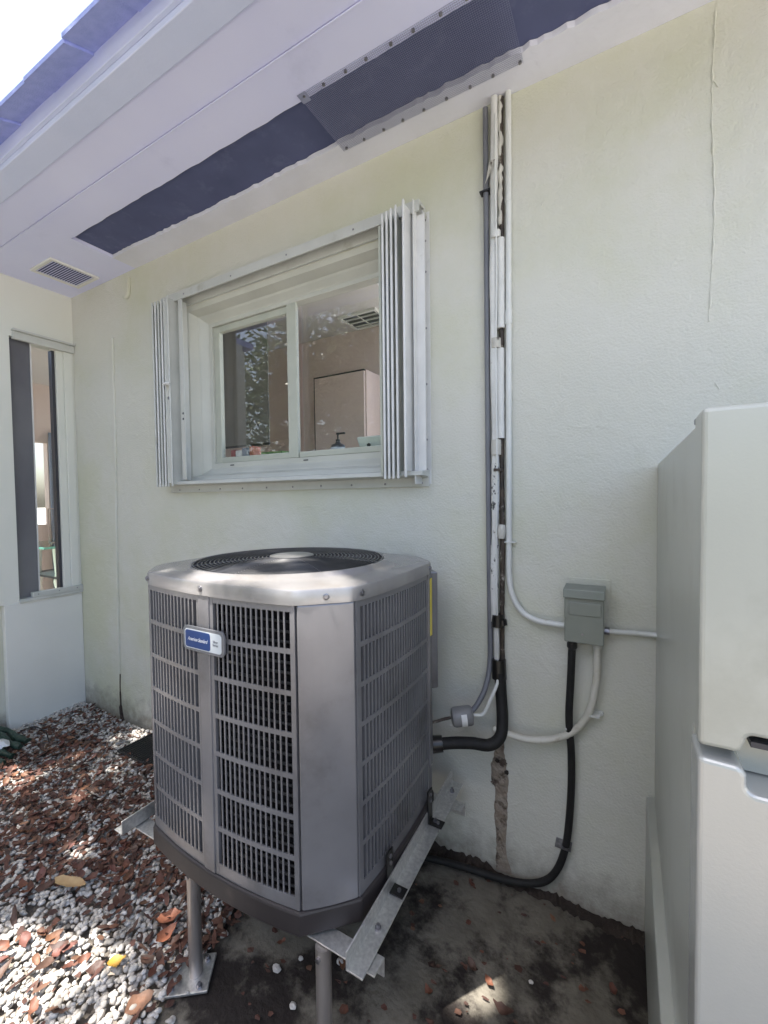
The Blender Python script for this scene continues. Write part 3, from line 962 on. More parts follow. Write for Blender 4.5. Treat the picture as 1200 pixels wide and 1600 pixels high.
fr.box(-5.01, -4.99, .47, .48, 1.037, 1.38).box(-5.01, -4.99, .58, .59, 1.037, 1.38).box(-5.01, -4.99, .4805, .5795, 1.37, 1.38).box(-5.03, -4.97, .4805, .5795, 1.037, 1.047)
ob("frame", fr, m_chrome, pf)
ob("pane", B(-5.003, -4.997, .4805, .5795, 1.048, 1.369), m_glass, pf)

# ------------------------------------------------------------------ air conditioner
ac = thing("air_conditioner", "grey metal outdoor air conditioner condenser with slotted sides on a steel stand", "air conditioner", (-.99, -.48, .36))
ZB, ZT = .423, 1.190


def bow(a, b, bulge):
    a, b = Vector((a[0], a[1])), Vector((b[0], b[1]))
    d = b - a
    nrm = Vector((d.y, -d.x)).normalized()      # outward for a counter-clockwise walk

    def f(t, off=0.0):
        p_ = a + d * t + nrm * (bulge * 4 * t * (1 - t))
        tg = d + nrm * (bulge * 4 * (1 - 2 * t))
        n_ = Vector((tg.y, -tg.x)).normalized()
        return p_ + n_ * off, n_, tg.normalized()
    f.length = d.length
    return f


fl_, fr_ = (-1.297, -.803), (-.700, -.806)
rf_, rb_ = (-.592, -.702), (-.588, -.240)
br_, bl_ = (-.690, -.135), (-1.297, -.135)
lb_, lf_ = (-1.400, -.240), (-1.400, -.702)
front, right = bow(fl_, fr_, .028), bow(rf_, rb_, .013)
back, left = bow(br_, bl_, .02), bow(lb_, lf_, .013)


def outline(off=0.0, n=14):
    pts_ = []
    for f in (front, right, back, left):
        for k in range(n + 1):
            p_, _, _ = f(k / n, off)
            pts_.append((p_.x, p_.y))
    return pts_


ob("base_pan", MB().prism(outline(.007), .360, .4215), m_acbase, ac, bevel=.006)
# inner coil
co = MB()
oi = outline(-.036, 10)
n = len(oi)
co.v = [(x_, y_, .43) for x_, y_ in oi] + [(x_, y_, 1.185) for x_, y_ in oi]
co.f = [(i, (i + 1) % n, n + (i + 1) % n, n + i) for i in range(n)]
coil = ob("coil", co, m_coil, ac)
ct_ = MB()
ot = outline(-.031, 8)
for z_ in np.arange(.45, 1.18, .0265):
    ct_.tube([(x_, y_, z_) for x_, y_ in ot], .0042, 5, closed=True)
ob("coil_tubes", ct_, m_tube, coil, smooth=True)

ROWT, PITCHZ, SLOTH = 1.173, .1043, .0915


def curved_bar(f, t0, t1, z0, z1, o0, o1, n=8):
    m = MB()
    for k in range(n + 1):
        t = t0 + (t1 - t0) * k / n
        a_, _, _ = f(t, o0)
        b_, _, _ = f(t, o1)
        m.v += [(a_.x, a_.y, z0), (b_.x, b_.y, z0), (b_.x, b_.y, z1), (a_.x, a_.y, z1)]
    for k in range(n):
        p_, q_ = 4 * k, 4 * k + 4
        m.f += [(p_, p_ + 1, q_ + 1, q_), (p_ + 1, p_ + 2, q_ + 2, q_ + 1), (p_ + 2, p_ + 3, q_ + 3, q_ + 2), (p_ + 3, p_, q_, q_ + 3)]
    m.f += [(3, 2, 1, 0), (4 * n, 4 * n + 1, 4 * n + 2, 4 * n + 3)]
    return m


def bay(parent, f, t0, t1, slots, edge, depth=.013, sw_=.0058):
    """one louvre bay: outer stiles, cross rails and vertical slats with real depth"""
    Lf = f.length
    te = edge / Lf
    ob("stile", curved_bar(f, t0, t0 + te, ZB, ZT, -.010, .0, 2), m_ac, parent)
    ob("stile", curved_bar(f, t1 - te, t1, ZB, ZT, -.010, .0, 2), m_ac, parent)
    a, b = t0 + te, t1 - te
    zz_ = [(ROWT, ZT)]
    for i in range(1, 7):
        zz_.append((ROWT - PITCHZ * i, ROWT - PITCHZ * (i - 1) - SLOTH))
    zz_.append((ZB, ROWT - PITCHZ * 6 - SLOTH))
    for z0, z1 in zz_:
        ob("cross_rail", curved_bar(f, a + .0002, b - .0002, z0, z1, -.004, -.0003, 10), m_ac, parent)
    pitch = (b - a) / slots
    for i in range(1, slots):
        t = a + pitch * i
        p_, n_, tg = f(t, -.0006 - depth / 2)
        ob("slat", MB().obox((p_.x, p_.y, (ZB + ZT) / 2), (tg.x, tg.y, 0), (n_.x, n_.y, 0), (0, 0, 1), sw_ / 2, depth / 2, (ZT - ZB) / 2 - .001), m_ac, parent)


fp = ob("front_panel", curved_bar(front, .4625, .535, ZB, ZT, -.012, .0035, 6), m_ac, ac, bevel=.002)
bay(fp, front, .004, .462, 14, .011, .016, .0066)
bay(fp, front, .5355, .996, 15, .013, .003, .0044)
rp = ob("right_panel", curved_bar(right, .0, .006, ZB, ZT, -.012, .0005, 2), m_ac, ac)
bay(rp, right, .007, .93, 25, .014, .012, .0066)
ob("service_panel", curved_bar(right, .932, 1.0, ZB + .1, ZT, -.012, .004, 2), m_ac, rp, bevel=.001)
lp = ob("left_panel", curved_bar(left, .0, .006, ZB, ZT, -.012, .0005, 2), m_ac, ac)
bay(lp, left, .007, .993, 20, .014)
bp_ = ob("back_panel", curved_bar(back, .0, .006, ZB, ZT, -.012, .0005, 2), m_ac, ac)
bay(bp_, back, .007, .993, 26, .014)


def post(a, b, bulge):
    f = bow(a, b, bulge)
    return curved_bar(f, .022, .978, ZB, ZT, -.014, .0015, 8)


ob("corner_post", post(fr_, rf_, .004), m_ac, ac, bevel=.004)
ob("corner_post", post(rb_, br_, .004), m_ac, ac, bevel=.004)
ob("corner_post", post(bl_, lb_, .004), m_ac, ac, bevel=.004)
ob("corner_post", post(lf_, fl_, .004), m_ac, ac, bevel=.004)
# service cover on the back right corner with yellow guide label
f = bow(rb_, br_, 0)
ob("service_cover", curved_bar(f, .05, .95, .78, ZT, .003, .030, 4), m_ac, ac, bevel=.005)
ob("energy_label", curved_bar(right, .957, .998, .975, 1.172, .0042, .0052, 2), m_yellow, ac)

# lid
FC = Vector((-.995, -.482))
FR = .316
poly = outline(.0055, 24)


def poly_radius(a):
    d = Vector((math.cos(a), math.sin(a)))
    best = None
    for i in range(len(poly)):
        p0, p1 = Vector(poly[i]) - FC, Vector(poly[(i + 1) % len(poly)]) - FC
        e = p1 - p0
        den = d.x * e.y - d.y * e.x
        if abs(den) < 1e-9:
            continue
        t = (p0.x * e.y - p0.y * e.x) / den
        s_ = (p0.x * d.y - p0.y * d.x) / den
        if t > 0 and -1e-6 <= s_ <= 1 + 1e-6 and (best is None or t < best):
            best = t
    return best


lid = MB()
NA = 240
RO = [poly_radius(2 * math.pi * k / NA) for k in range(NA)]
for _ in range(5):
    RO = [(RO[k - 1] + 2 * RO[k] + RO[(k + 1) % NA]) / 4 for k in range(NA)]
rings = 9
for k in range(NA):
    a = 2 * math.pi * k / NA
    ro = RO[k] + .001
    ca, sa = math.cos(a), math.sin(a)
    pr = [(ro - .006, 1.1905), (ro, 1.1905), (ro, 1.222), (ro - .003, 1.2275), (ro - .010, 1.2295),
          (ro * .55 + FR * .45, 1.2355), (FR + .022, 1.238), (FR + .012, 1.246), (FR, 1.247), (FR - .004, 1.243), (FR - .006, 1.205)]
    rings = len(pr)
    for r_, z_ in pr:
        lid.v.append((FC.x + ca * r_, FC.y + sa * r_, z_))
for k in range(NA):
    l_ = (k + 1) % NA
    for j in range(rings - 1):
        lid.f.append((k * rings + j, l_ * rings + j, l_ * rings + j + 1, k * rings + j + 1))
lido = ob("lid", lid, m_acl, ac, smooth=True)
# screws round the rim
for f, t in ((front, .49), (front, .02), (right, .04), (right, .95)):
    p_, n_, _ = f(t, .0064)
    ob("screw", MB().lathe((p_.x, p_.y, 1.209), [(.0085, 0), (.0085, .002), (.005, .003), (.005, .005)], 12, (n_.x, n_.y, 0)), m_screw, lido, smooth=True)
p_, n_, _ = bow(fr_, rf_, 0)(.5, .0045)
ob("screw", MB().lathe((p_.x, p_.y, 1.208), [(.0085, 0), (.0085, .002), (.005, .003), (.005, .005)], 12, (n_.x, n_.y, 0)), m_screw, lido, smooth=True)
# fan guard
gr = MB()
rr = .072
while rr < FR - .004:
    zz_ = 1.2455 + .010 * (1 - (rr / FR) ** 2)
    gr.tube([(FC.x + rr * math.cos(a), FC.y + rr * math.sin(a), zz_) for a in np.linspace(0, 2 * math.pi, 72, endpoint=False)], .0019, 5, closed=True)
    rr += .0125
for k in range(8):
    a = k * math.pi / 4 + .2
    gr.tube([(FC.x + q * math.cos(a), FC.y + q * math.sin(a), 1.2435 + .010 * (1 - (q / FR) ** 2)) for q in np.linspace(.05, FR + .004, 8)], .0026, 6)
ob("fan_guard", gr, M("fan_guard_enamel", (.035, .035, .037), (.06, .06, .062), rough=.3, ns=20), ac, smooth=True)
ob("hub_plate", MB().lathe((FC.x, FC.y, 1.2535), [(.074, 0), (.074, .004), (.066, .0065), (.02, .0075), (.001, .0075)], 32), m_hub, ac, smooth=True)
fan = ob("fan", MB().lathe((FC.x, FC.y, 1.10), [(.07, 0), (.07, .07), (.05, .085)], 24), m_fan, ac, smooth=True)
for k in range(4):
    m = MB()
    a0 = k * math.pi / 2 + .5
    for i in range(7):
        for j in range(5):
            r_ = .06 + (.275 - .06) * j / 4
            a = a0 + (i / 6 - .5) * 1.05
            m.v.append((FC.x + r_ * math.cos(a), FC.y + r_ * math.sin(a), 1.185 - .07 * (i / 6) + .01 * math.sin(i)))
    m.f = [(i * 5 + j, i * 5 + j + 1, i * 5 + 6 + j, i * 5 + 5 + j) for i in range(6) for j in range(4)]
    bo = ob("fan_blade", m, m_fan, fan, smooth=True)
    sm = bo.modifiers.new("solid", 'SOLIDIFY')
    sm.thickness = .002
# badge
p_, n_, tg = front(.512, .006)
zc = 1.070


def rounded(w_, h_, r_, n=6):
    pts_ = []
    for cx_, cz_, a0 in ((w_ - r_, h_ - r_, 0), (-w_ + r_, h_ - r_, 90), (-w_ + r_, -h_ + r_, 180), (w_ - r_, -h_ + r_, 270)):
        for k in range(n + 1):
            a = R(a0 + 90 * k / n)
            pts_.append((cx_ + r_ * math.cos(a), cz_ + r_ * math.sin(a)))
    return pts_


BT = Vector((tg.x, tg.y, 0))
BN = Vector((n_.x, n_.y, 0))
BC = Vector((p_.x, p_.y, zc))


def plate(poly_, d0, d1, cx_=0.0, cz_=0.0):
    m = MB()
    n_p = len(poly_)
    for d in (d0, d1):
        for a, b in poly_:
            m.v.append(tuple(BC + BT * (a + cx_) + Vector((0, 0, b + cz_)) + BN * d))
    m.f = [tuple(range(n_p - 1, -1, -1)), tuple(range(n_p, 2 * n_p))] + [(i, (i + 1) % n_p, n_p + (i + 1) % n_p, n_p + i) for i in range(n_p)]
    return m


badge = ob("badge", plate(rounded(.083, .034, .016), 0, .006), m_badge, ac, bevel=.001)
ob("badge_face", plate(rounded(.074, .0262, .010), .0062, .0072), m_silver, badge)
ob("badge_panel", plate(rounded(.0505, .0235, .007), .0074, .0082, -.0195), m_blue, badge)


def text_mesh(txt, size, mat, parent, cx_, cz_, d, shear=0.0, wide=1.0, name="lettering", bold=0.0):
    cu = bpy.data.curves.new("txt", 'FONT')
    cu.body = txt
    cu.size = size
    cu.shear = shear
    cu.align_x = 'CENTER'
    cu.align_y = 'CENTER'
    cu.extrude = .0003
    cu.offset = bold
    cu.space_line = .85
    to = bpy.data.objects.new("txt", cu)
    COL.objects.link(to)
    bpy.context.view_layer.update()
    me = bpy.data.meshes.new_from_object(to.evaluated_get(bpy.context.evaluated_depsgraph_get()))
    bpy.data.objects.remove(to)
    vs = [tuple(BC + BT * (v.co.x * wide + cx_) + Vector((0, 0, v.co.y + cz_)) + BN * (d + v.co.z)) for v in me.vertices]
    fs = [tuple(q.vertices) for q in me.polygons]
    bpy.data.meshes.remove(me)
    return ob(name, MB().add(vs, fs), mat, parent)


text_mesh("American Standard", .0142, m_inkw, badge, -.0195, 0, .0087, .45, .72)
text_mesh("Silver\nSeries", .0100, m_ink, badge, .0515, 0, .0078, 0, .9)

# ------------------------------------------------------------------ stand under the unit
def iron_y(name_loc, xf, y0, y1, side, skew=0.0):
    """angle iron running out from the wall: upright flange at xf, flat flange towards side"""
    m = MB()
    hv, wv, t = .046, .046, .0045
    z0 = .3565
    def P(u, y_, z_):
        return (xf + u * side + skew * (y_ - y0), y_, z_)
    prof_ = [(0, z0), (wv, z0), (wv, z0 + t), (t, z0 + t), (t, z0 + hv), (0, z0 + hv)]
    n_p = len(prof_)
    for y_ in (y0, y1):
        m.v += [P(u, y_, z_) for u, z_ in prof_]
    m.f = [tuple(range(n_p - 1, -1, -1)), tuple(range(n_p, 2 * n_p))] + [(i, (i + 1) % n_p, n_p + (i + 1) % n_p, n_p + i) for i in range(n_p)]
    return m


stand = thing("support_stand", "galvanised steel stand with pipe legs carrying the air conditioner", "stand", (-.99, -.48, 0))
ir = ob("angle_iron", iron_y(0, -.560, -.815, -.068, 1, -.028), m_galv, stand, bevel=.001)
il = ob("angle_iron", iron_y(0, -1.428, -.835, -.068, -1, 0), m_galv, stand, bevel=.001)
for y_ in (-.70, -.30, -.13):
    ob("bolt", MB().lathe((-.537 - .028 * (y_ + .815), y_, .361), [(.009, 0), (.009, .006), (.005, .0065), (.005, .014)], 6), m_screw, ir)
for yc in (-.765, -.175):
    m = MB()
    m.prism_axis([(yc - .026, .3525), (yc - .026, .3485), (yc + .018, .3485), (yc + .018, .306), (yc + .022, .306), (yc + .022, .3525)], -1.47, -.497, 0)
    ob("cross_iron", m, m_galv, stand, bevel=.001)
for (a, b) in ((-.648, -.785), (-1.135, -.790), (-.80, -.195), (-1.300, -.195)):
    lg = ob("leg", MB().lathe((a, b, .006), [(.0195, 0), (.0195, .340)], 20), m_pipe, stand, smooth=True)
    ob("foot_plate", MB().obox((a - .01, b - .01, .0065), (.8, .6, 0), (-.6, .8, 0), (0, 0, 1), .062, .055, .004), m_galv, lg, bevel=.002)
    for (da, db) in ((.04, .035), (-.045, .03), (.035, -.04), (-.045, -.035)):
        c = Vector((a - .01, b - .01, .0105)) + Vector((.8, .6, 0)) * da + Vector((-.6, .8, 0)) * db
        ob("bolt", MB().lathe(c, [(.009, 0), (.009, .006), (.005, .007), (.005, .012)], 6), m_screw, lg)
    ob("bolt", MB().lathe((a, b - .0195, .325), [(.007, 0), (.007, .005)], 6, (0, -1, 0)), m_screw, lg)
for y_ in (-.585, -.305):                      # hold-down clips from the base pan to the iron
    xx = -.5735
    c = ob("hold_down_clip", MB().box(xx + .002, xx + .007, y_ - .017, y_ + .017, .375, .470).box(xx + .0075, xx + .052, y_ - .017, y_ + .017, .3625, .3665).box(xx + .002, xx + .0072, y_ - .017, y_ + .017, .3625, .3748), m_tape, stand, bevel=.001)
    for z_ in (.455, .435):
        ob("screw", MB().lathe((xx + .007, y_, z_), [(.0055, 0), (.0055, .004)], 8, (1, 0, 0)), m_screw, c)
    ob("screw", MB().lathe((xx + .034, y_, .3665), [(.0055, 0), (.0055, .005)], 8), m_screw, c)

# ------------------------------------------------------------------ pipes and cables on the wall
gp = thing("drain_pipe", "grey conduit running down the wall left of the insulated pipes", "pipe", (-.455, -.02, .75))
ob("pipe", MB().tube(curve([(-.455, -.016, 2.850), (-.452, -.016, 2.2), (-.449, -.016, 1.5), (-.444, -.016, .95), (-.444, -.022, .82), (-.450, -.06, .745), (-.464, -.090, .705), (-.476, -.106, .684), (-.490, -.118, .668)], 6), .0100, 12), m_greypipe, gp, smooth=True)
ob("pipe_clip", B(-.474, -.436, -.030, -.0015, 2.55, 2.556), m_black, gp)

wp = thing("insulated_pipe", "white insulated refrigerant pipe with printed marks running down the wall", "pipe", (-.425, -.02, .6))
ob("insulation", MB().tube([(-.424 + .0025 * math.sin(5 * z_), -.020 - .002 * math.sin(7 * z_), z_) for z_ in np.linspace(2.868, .985, 60)], [.0135 + .0012 * math.sin(17 * z_ + 1) for z_ in np.linspace(2.868, .985, 60)], 12), m_insul, wp, smooth=True)
m_print = M("printed_insulation", (.66, .66, .64), (.58, .58, .55), rough=.55, ns=12, c3=(.03, .03, .03), ns3=55, f3=.58, w3=.03, stretch=(1, 1, .8))
for z0, z1 in ((1.57, 1.40), (1.27, 1.10)):
    ob("printed_band", MB().tube([(-.424 + .0025 * math.sin(5 * z_), -.0208 - .002 * math.sin(7 * z_), z_) for z_ in np.linspace(z0, z1, 8)], .0150, 12, caps=False), m_print, wp, smooth=True)
ob("lower_insulation", MB().tube([(-.419, -.020, .972), (-.418, -.020, .83)], .0105, 10), m_insul, wp, smooth=True)
ob("thin_cable", MB().tube([(-.4135 + .002 * math.sin(9 * z_), -.0345 - .001 * math.sin(5 * z_), z_) for z_ in np.linspace(2.80, .83, 60)], .0034, 8), m_whitepvc, wp, smooth=True)
ob("torn_wrap", MB().add([(-.447, -.036, 2.585), (-.428, -.042, 2.600), (-.414, -.040, 2.640), (-.436, -.035, 2.648), (-.452, -.039, 2.565)], [(0, 1, 2, 3), (0, 4, 1)]), m_insul_old, wp)
for z0, z1, mt in ((1.655, 1.60, m_insul_old), (2.02, 1.985, m_insul_old), (2.40, 2.375, m_insul)):
    ob("wrap_band", MB().tube([(-.418, -.021, z0), (-.418, -.021, z1)], .0185, 12), mt, wp, smooth=True)
op = thing("insulated_pipe", "old refrigerant pipe with peeling insulation and brown core beside the white pipe", "pipe", (-.398, -.014, .8))
zs = np.linspace(2.866, .80, 90)
ob("core", MB().tube([(-.399 + .0012 * math.sin(11 * z_), -.0125, z_) for z_ in zs], [.0082 + .0018 * random.random() for _ in zs], 9), m_brown, op)
ob("insulation", MB().tube([(-.4005, -.017, z_) for z_ in np.linspace(2.372, 2.055, 20)], [.0135 + .001 * random.random() for _ in range(20)], 12), m_insul, op, smooth=True)
ob("insulation", MB().tube([(-.403, -.016, z_) for z_ in np.linspace(1.983, 1.66, 16)], [.0140 + .001 * random.random() for _ in range(16)], 12), m_insul, op, smooth=True)
zq = np.linspace(2.866, 2.42, 26)
ob("peeling_wrap", MB().tube([(-.4015 + .004 * (random.random() - .5), -.016 - .004 * random.random(), z_) for z_ in zq], [.003 + .008 * random.random() for _ in zq], 7), m_insul_old, op)
ob("insulation_scrap", MB().tube([(-.398, -.018, 1.345), (-.399, -.021, 1.322), (-.401, -.020, 1.295)], [.012, .017, .012], 10), m_insul_old, op, smooth=True)
tp = thing("black_insulated_elbow", "thick black foam insulated elbow pipe entering the air conditioner", "pipe", (-.40, -.05, .55))
ob("insulation", MB().tube(curve([(-.405, -.030, .800), (-.398, -.038, .72), (-.388, -.060, .635), (-.392, -.082, .585), (-.425, -.105, .560), (-.480, -.125, .562), (-.540, -.155, .562), (-.600, -.185, .555), (-.64, -.20, .55)], 7), .0205, 14), m_rubber, tp, smooth=True)
ob("tape_wrap", MB().tube([(-.411, -.021, .845), (-.407, -.026, .775)], [.026, .0265], 12), m_tape, tp, smooth=True)
ob("tape_wrap", MB().tube([(-.413, -.020, 1.012), (-.413, -.021, .968)], [.0225, .024], 12).tube([(-.398, -.02, .995), (-.395, -.02, .975)], .016, 10), m_tape, tp, smooth=True)
ob("tape_wrap", MB().tube([(-.575, -.172, .558), (-.625, -.195, .552)], [.028, .031], 12), m_tape, tp, smooth=True)
ob("tape_wrap", MB().tube([(-.412, -.021, 1.55), (-.412, -.021, 1.54)], .0185, 10), m_brown, tp, smooth=True)
fd = thing("filter_drier", "small grey cylinder with white label in the pipe above the black elbow", "filter", (-.51, -.14, .64))
ax = Vector((-.80, -.42, -.10)).normalized()
c0 = Vector((-.478, -.118, .662))
ob("body", MB().lathe(c0, [(.014, 0), (.031, .004), (.035, .011), (.035, .066), (.031, .075), (.014, .080)], 20, ax), m_drier, fd, smooth=True)
lb = MB()
for k in range(8):
    a = -.9 + 1.5 * k / 7
    side = ax.cross(Vector((0, 0, 1))).normalized()
    upv = side.cross(ax)
    dirv = -side * math.cos(a) + upv * math.sin(a)
    for h in (.026, .046):
        lb.v.append(tuple(c0 + ax * h + dirv * .0355))
lb.f = [(2 * k, 2 * k + 1, 2 * k + 3, 2 * k + 2) for k in range(7)]
ob("label", lb, m_label, fd)
ob("inlet_tube", MB().tube(curve([c0 + ax * .076, c0 + ax * .11 + Vector((0, 0, -.004)), Vector((-.60, -.19, .640)), Vector((-.64, -.21, .636))], 5), .0055, 8), m_brown, fd, smooth=True)
ob("outlet_tube", MB().tube(curve([c0 + ax * .004, c0 - ax * .035, Vector((-.425, -.085, .715)), Vector((-.408, -.05, .77)), Vector((-.407, -.036, .82))], 5), .0062, 8), m_whitepvc, fd, smooth=True)

wc = thing("conduit", "white conduit running down the wall and bending to the grey switch box", "conduit", (-.37, -.02, 1.0))
ob("pipe", MB().tube(curve([(-.3735, -.014, 2.872), (-.3735, -.014, 2.4), (-.374, -.014, 1.8), (-.374, -.014, 1.3), (-.373, -.014, 1.16), (-.361, -.016, 1.087), (-.327, -.02, 1.033), (-.273, -.026, 1.009), (-.215, -.03, 1.006), (-.170, -.03, 1.006)], 6), .0105, 12), m_whitepvc, wc, smooth=True)
for z_, h in ((2.50, .004), (2.115, .05)):
    ob("coupling", MB().tube([(-.374, -.014, z_), (-.374, -.014, z_ - h)], .0128, 12), m_whitepvc, wc, smooth=True)
ob("strap", MB().box(-.388, -.350, -.0275, -.0015, 1.28, 1.284), m_whitepvc, wc)
o = ob("conduit", MB().tube(curve([(-.062, -.03, 1.004), (-.02, -.022, 1.004), (.03, -.018, 1.006), (.115, -.016, 1.008)], 5), .0085, 10), m_whitepvc, None, smooth=True)
tag(o, "short white conduit from the grey switch box to the tall cabinet", "conduit")

sb = thing("switch_box", "grey green metal disconnect switch box with hinged cover on the wall", "switch box", (-.115, -.04, .95))
BX0, BX1, BZ0, BZ1, BY = -.178, -.061, .968, 1.150, -.085
ob("case", B(BX0 + .004, BX1 - .004, BY + .010, -.0015, BZ0 + .004, BZ1 - .012), m_box, sb, bevel=.003)
cvr = ob("cover", MB().box(BX0, BX1, BY, BY + .0095, BZ0, BZ1 - .034), m_box, sb, bevel=.003)
hood = MB()
hood.prism_axis([(-.018, BZ1), (BY - .007, BZ1 - .006), (BY - .010, BZ1 - .034), (BY - .004, BZ1 - .0345), (BY - .0005, BZ1 - .010), (-.018, BZ1 - .011)], BX0 - .003, BX1 + .003, 0)
ob("hood", hood, m_box, sb, bevel=.002)
ob("embossed_panel", B(BX0 + .014, BX1 - .008, BY - .0035, BY - .0003, BZ1 - .090, BZ1 - .048), m_box, cvr, bevel=.003)
ob("latch_stud", MB().lathe((BX0 + .055, BY - .0005, BZ0 + .03), [(.004, 0), (.003, .003)], 8, (0, -1, 0)), m_screw, cvr)
ob("backing_plate", B(BX0 + .006, BX1 + .014, -.006, -.0012, BZ0 + .02, BZ1 + .018), m_wall, sb, bevel=.001)
ob("hub_nut", MB().tube([(BX1 - .001, -.03, 1.004), (BX1 + .014, -.03, 1.004)], .013, 8), m_screw, sb)
wh = thing("cable_whip", "black flexible conduit hanging from the switch box down to the ground", "cable", (-.16, -.04, .5))
ob("connector", MB().lathe((-.158, -.045, .966), [(.014, 0), (.014, -.012), (.0165, -.013), (.0165, -.026), (.012, -.034)], 12), m_black, wh, smooth=True)
ob("conduit", MB().tube(curve([(-.158, -.045, .945), (-.162, -.043, .83), (-.168, -.036, .69), (-.161, -.028, .556), (-.163, -.026, .40), (-.180, -.026, .22), (-.222, -.028, .105), (-.290, -.034, .052), (-.40, -.045, .030), (-.53, -.055, .024), (-.66, -.075, .020), (-.85, -.12, .018)], 7), .0122, 12), m_rubber, wh, smooth=True)
ob("clip", MB().box(-.180, -.144, -.043, -.0015, .648, .655), m_whitepvc, wh)
ob("clip", MB().box(-.212, -.160, -.043, -.0015, .226, .231), m_screw, wh)
lp_ = thing("conduit_loop", "yellowed white flexible conduit looping from the switch box behind the black elbow", "conduit", (-.2, -.03, .6))
ob("conduit", MB().tube(curve([(-.083, -.040, .968), (-.083, -.038, .90), (-.085, -.034, .835), (-.104, -.032, .728), (-.147, -.034, .655), (-.208, -.040, .610), (-.290, -.050, .588), (-.360, -.056, .590), (-.42, -.07, .605)], 7), .0118, 12), m_yellowpvc, lp_, smooth=True)
ob("connector", MB().lathe((-.083, -.040, .967), [(.015, 0), (.015, -.014), (.0125, -.020)], 12), m_whitepvc, lp_, smooth=True)
ob("clip", MB().lathe((-.072, -.003, .715), [(.009, 0), (.007, .008)], 10, (0, -1, 0)).box(-.105, -.074, -.045, -.0015, .713, .718), m_whitepvc, lp_)

# ------------------------------------------------------------------ tall cabinet at the right
cb = thing("utility_cabinet", "tall pale green grey metal cabinet with two doors standing against the wall at right", "cabinet", (.45, -.45, 0))
CX0, CX1 = .083, .80
ob("carcass", MB().prism_axis([(.020, CX0 - .024), (.474, CX0 - .023), (.481, CX0), (1.545, CX0), (1.545, CX1), (.020, CX1)], -.868, -.004, 1), m_cab, cb, bevel=.004)
for (a, b) in ((CX0 - .01, -.83), (CX0 - .01, -.05), (CX1 - .05, -.83), (CX1 - .05, -.05)):
    ob("foot", MB().lathe((a, b, .001), [(.018, 0), (.018, .012), (.012, .019)], 10), m_black, cb)


def door_block(x0, x1, z0, z1, y0, y1):
    return B(x0, x1, y0, y1, z0, z1)


def door_poly(poly_, y0, y1):
    m = MB()
    n_p = len(poly_)
    m.v = [(a, y1, b) for a, b in poly_] + [(a, y0, b) for a, b in poly_]
    m.f = [tuple(range(n_p)), tuple(range(2 * n_p - 1, n_p - 1, -1))] + [(i, n_p + i, n_p + (i + 1) % n_p, (i + 1) % n_p) for i in range(n_p)]
    return m


DX = .080


def arc(cx_, cz_, r_, a0, a1, n=5):
    return [(cx_ + r_ * math.cos(R(a0 + (a1 - a0) * k / n)), cz_ + r_ * math.sin(R(a0 + (a1 - a0) * k / n))) for k in range(n + 1)]


# handle notch: upper door steps up, lower door steps down between x .128 and .22
up_poly = [(DX, 1.133)] + [(.122, 1.133)] + arc(.120 + .012 - .004, 1.148, .0, 0, 0, 1)[:0] + arc(.1355, 1.1485, .008, 180, 90) + [(.215, 1.1565), (.223, 1.148), (.223, 1.133), (.797, 1.133)] + [(.797, 1.556), (DX, 1.556)]
ud = ob("upper_door", door_poly(up_poly, -.942, -.874), m_cab, cb, bevel=.006, seg=3)
lo_poly = [(DX, .03), (.797, .03), (.797, 1.116), (.226, 1.116), (.226, 1.094), (.218, 1.085)] + arc(.139, 1.095, .010, 270, 180) + [(.129, 1.106), (.1235, 1.1155), (DX, 1.1175)]
ld = ob("lower_door", door_poly(lo_poly, -.942, -.874), m_cab_lit, cb, bevel=.006, seg=3)
ob("handle_recess", B(.126, .226, -.888, -.8745, 1.087, 1.156), m_cab, cb)
ob("handle_slot", B(.134, .222, -.9300, -.8885, 1.1385, 1.1455), m_dark, cb)
ob("door_seal", MB().box(DX + .006, .79, -.8735, -.8685, .04, 1.55), m_kgrey, cb)
ob("top_hinge", B(CX0 - .002, CX0 + .02, -.900, -.860, 1.546, 1.553), m_dark, cb)

# ------------------------------------------------------------------ things on the ground
mt = thing("black_mat", "black ribbed plastic mat lying on the gravel behind the air conditioner", "mat", (-2.2, -.15, .03))
ob("sheet", MB().obox((-2.20, -.155, .030), (1, 0, 0), (0, 1, 0), (0, 0, 1), .31, .115, .006), m_black, mt, bevel=.002)
for i in range(30):
    xx = -2.495 + i * .0203
    ob("rib", B(xx, xx + .007, -.262, -.048, .0362, .0405), m_black, mt)

bd = thing("green_bundle", "dark green plastic bundle lying on the gravel by the side wall", "bundle", (-3.15, -.55, .0))
for i in range(4):
    c = Vector((-3.24 + .05 * i, -.50 - .055 * i, .035 + .012 * (i % 2)))
    ob("roll", MB().tube(curve([c + Vector((-.22, -.07, -.004)), c + Vector((-.08, .01, .012)), c + Vector((.05, .015, .0)), c + Vector((.15, .035, -.012))], 4), [(.020 - .002 * i) * random.uniform(.7, 1.25) for _ in range(13)], 9), m_greenp, bd, smooth=True)
ob("loose_cord", MB().tube(curve([(-3.20, -.46, .06), (-3.12, -.42, .085), (-3.03, -.40, .07), (-2.96, -.41, .03)], 6), .0035, 6), m_black, bd, smooth=True)
v = iv * np.array([.055, .038, .026])
v = v * (1 + .18 * np.sin(7 * iv[:, :1] * 3 + 5 * iv[:, 1:2]) + .08 * rng.normal(size=(len(iv), 1)))
o = ob("plastic_bag", MB().add((v + np.array([-3.12, -.575, .060])).tolist(), if_.tolist()), m_bag, None, smooth=True)
tag(o, "crumpled white plastic bag lying against the green bundle", "bag")


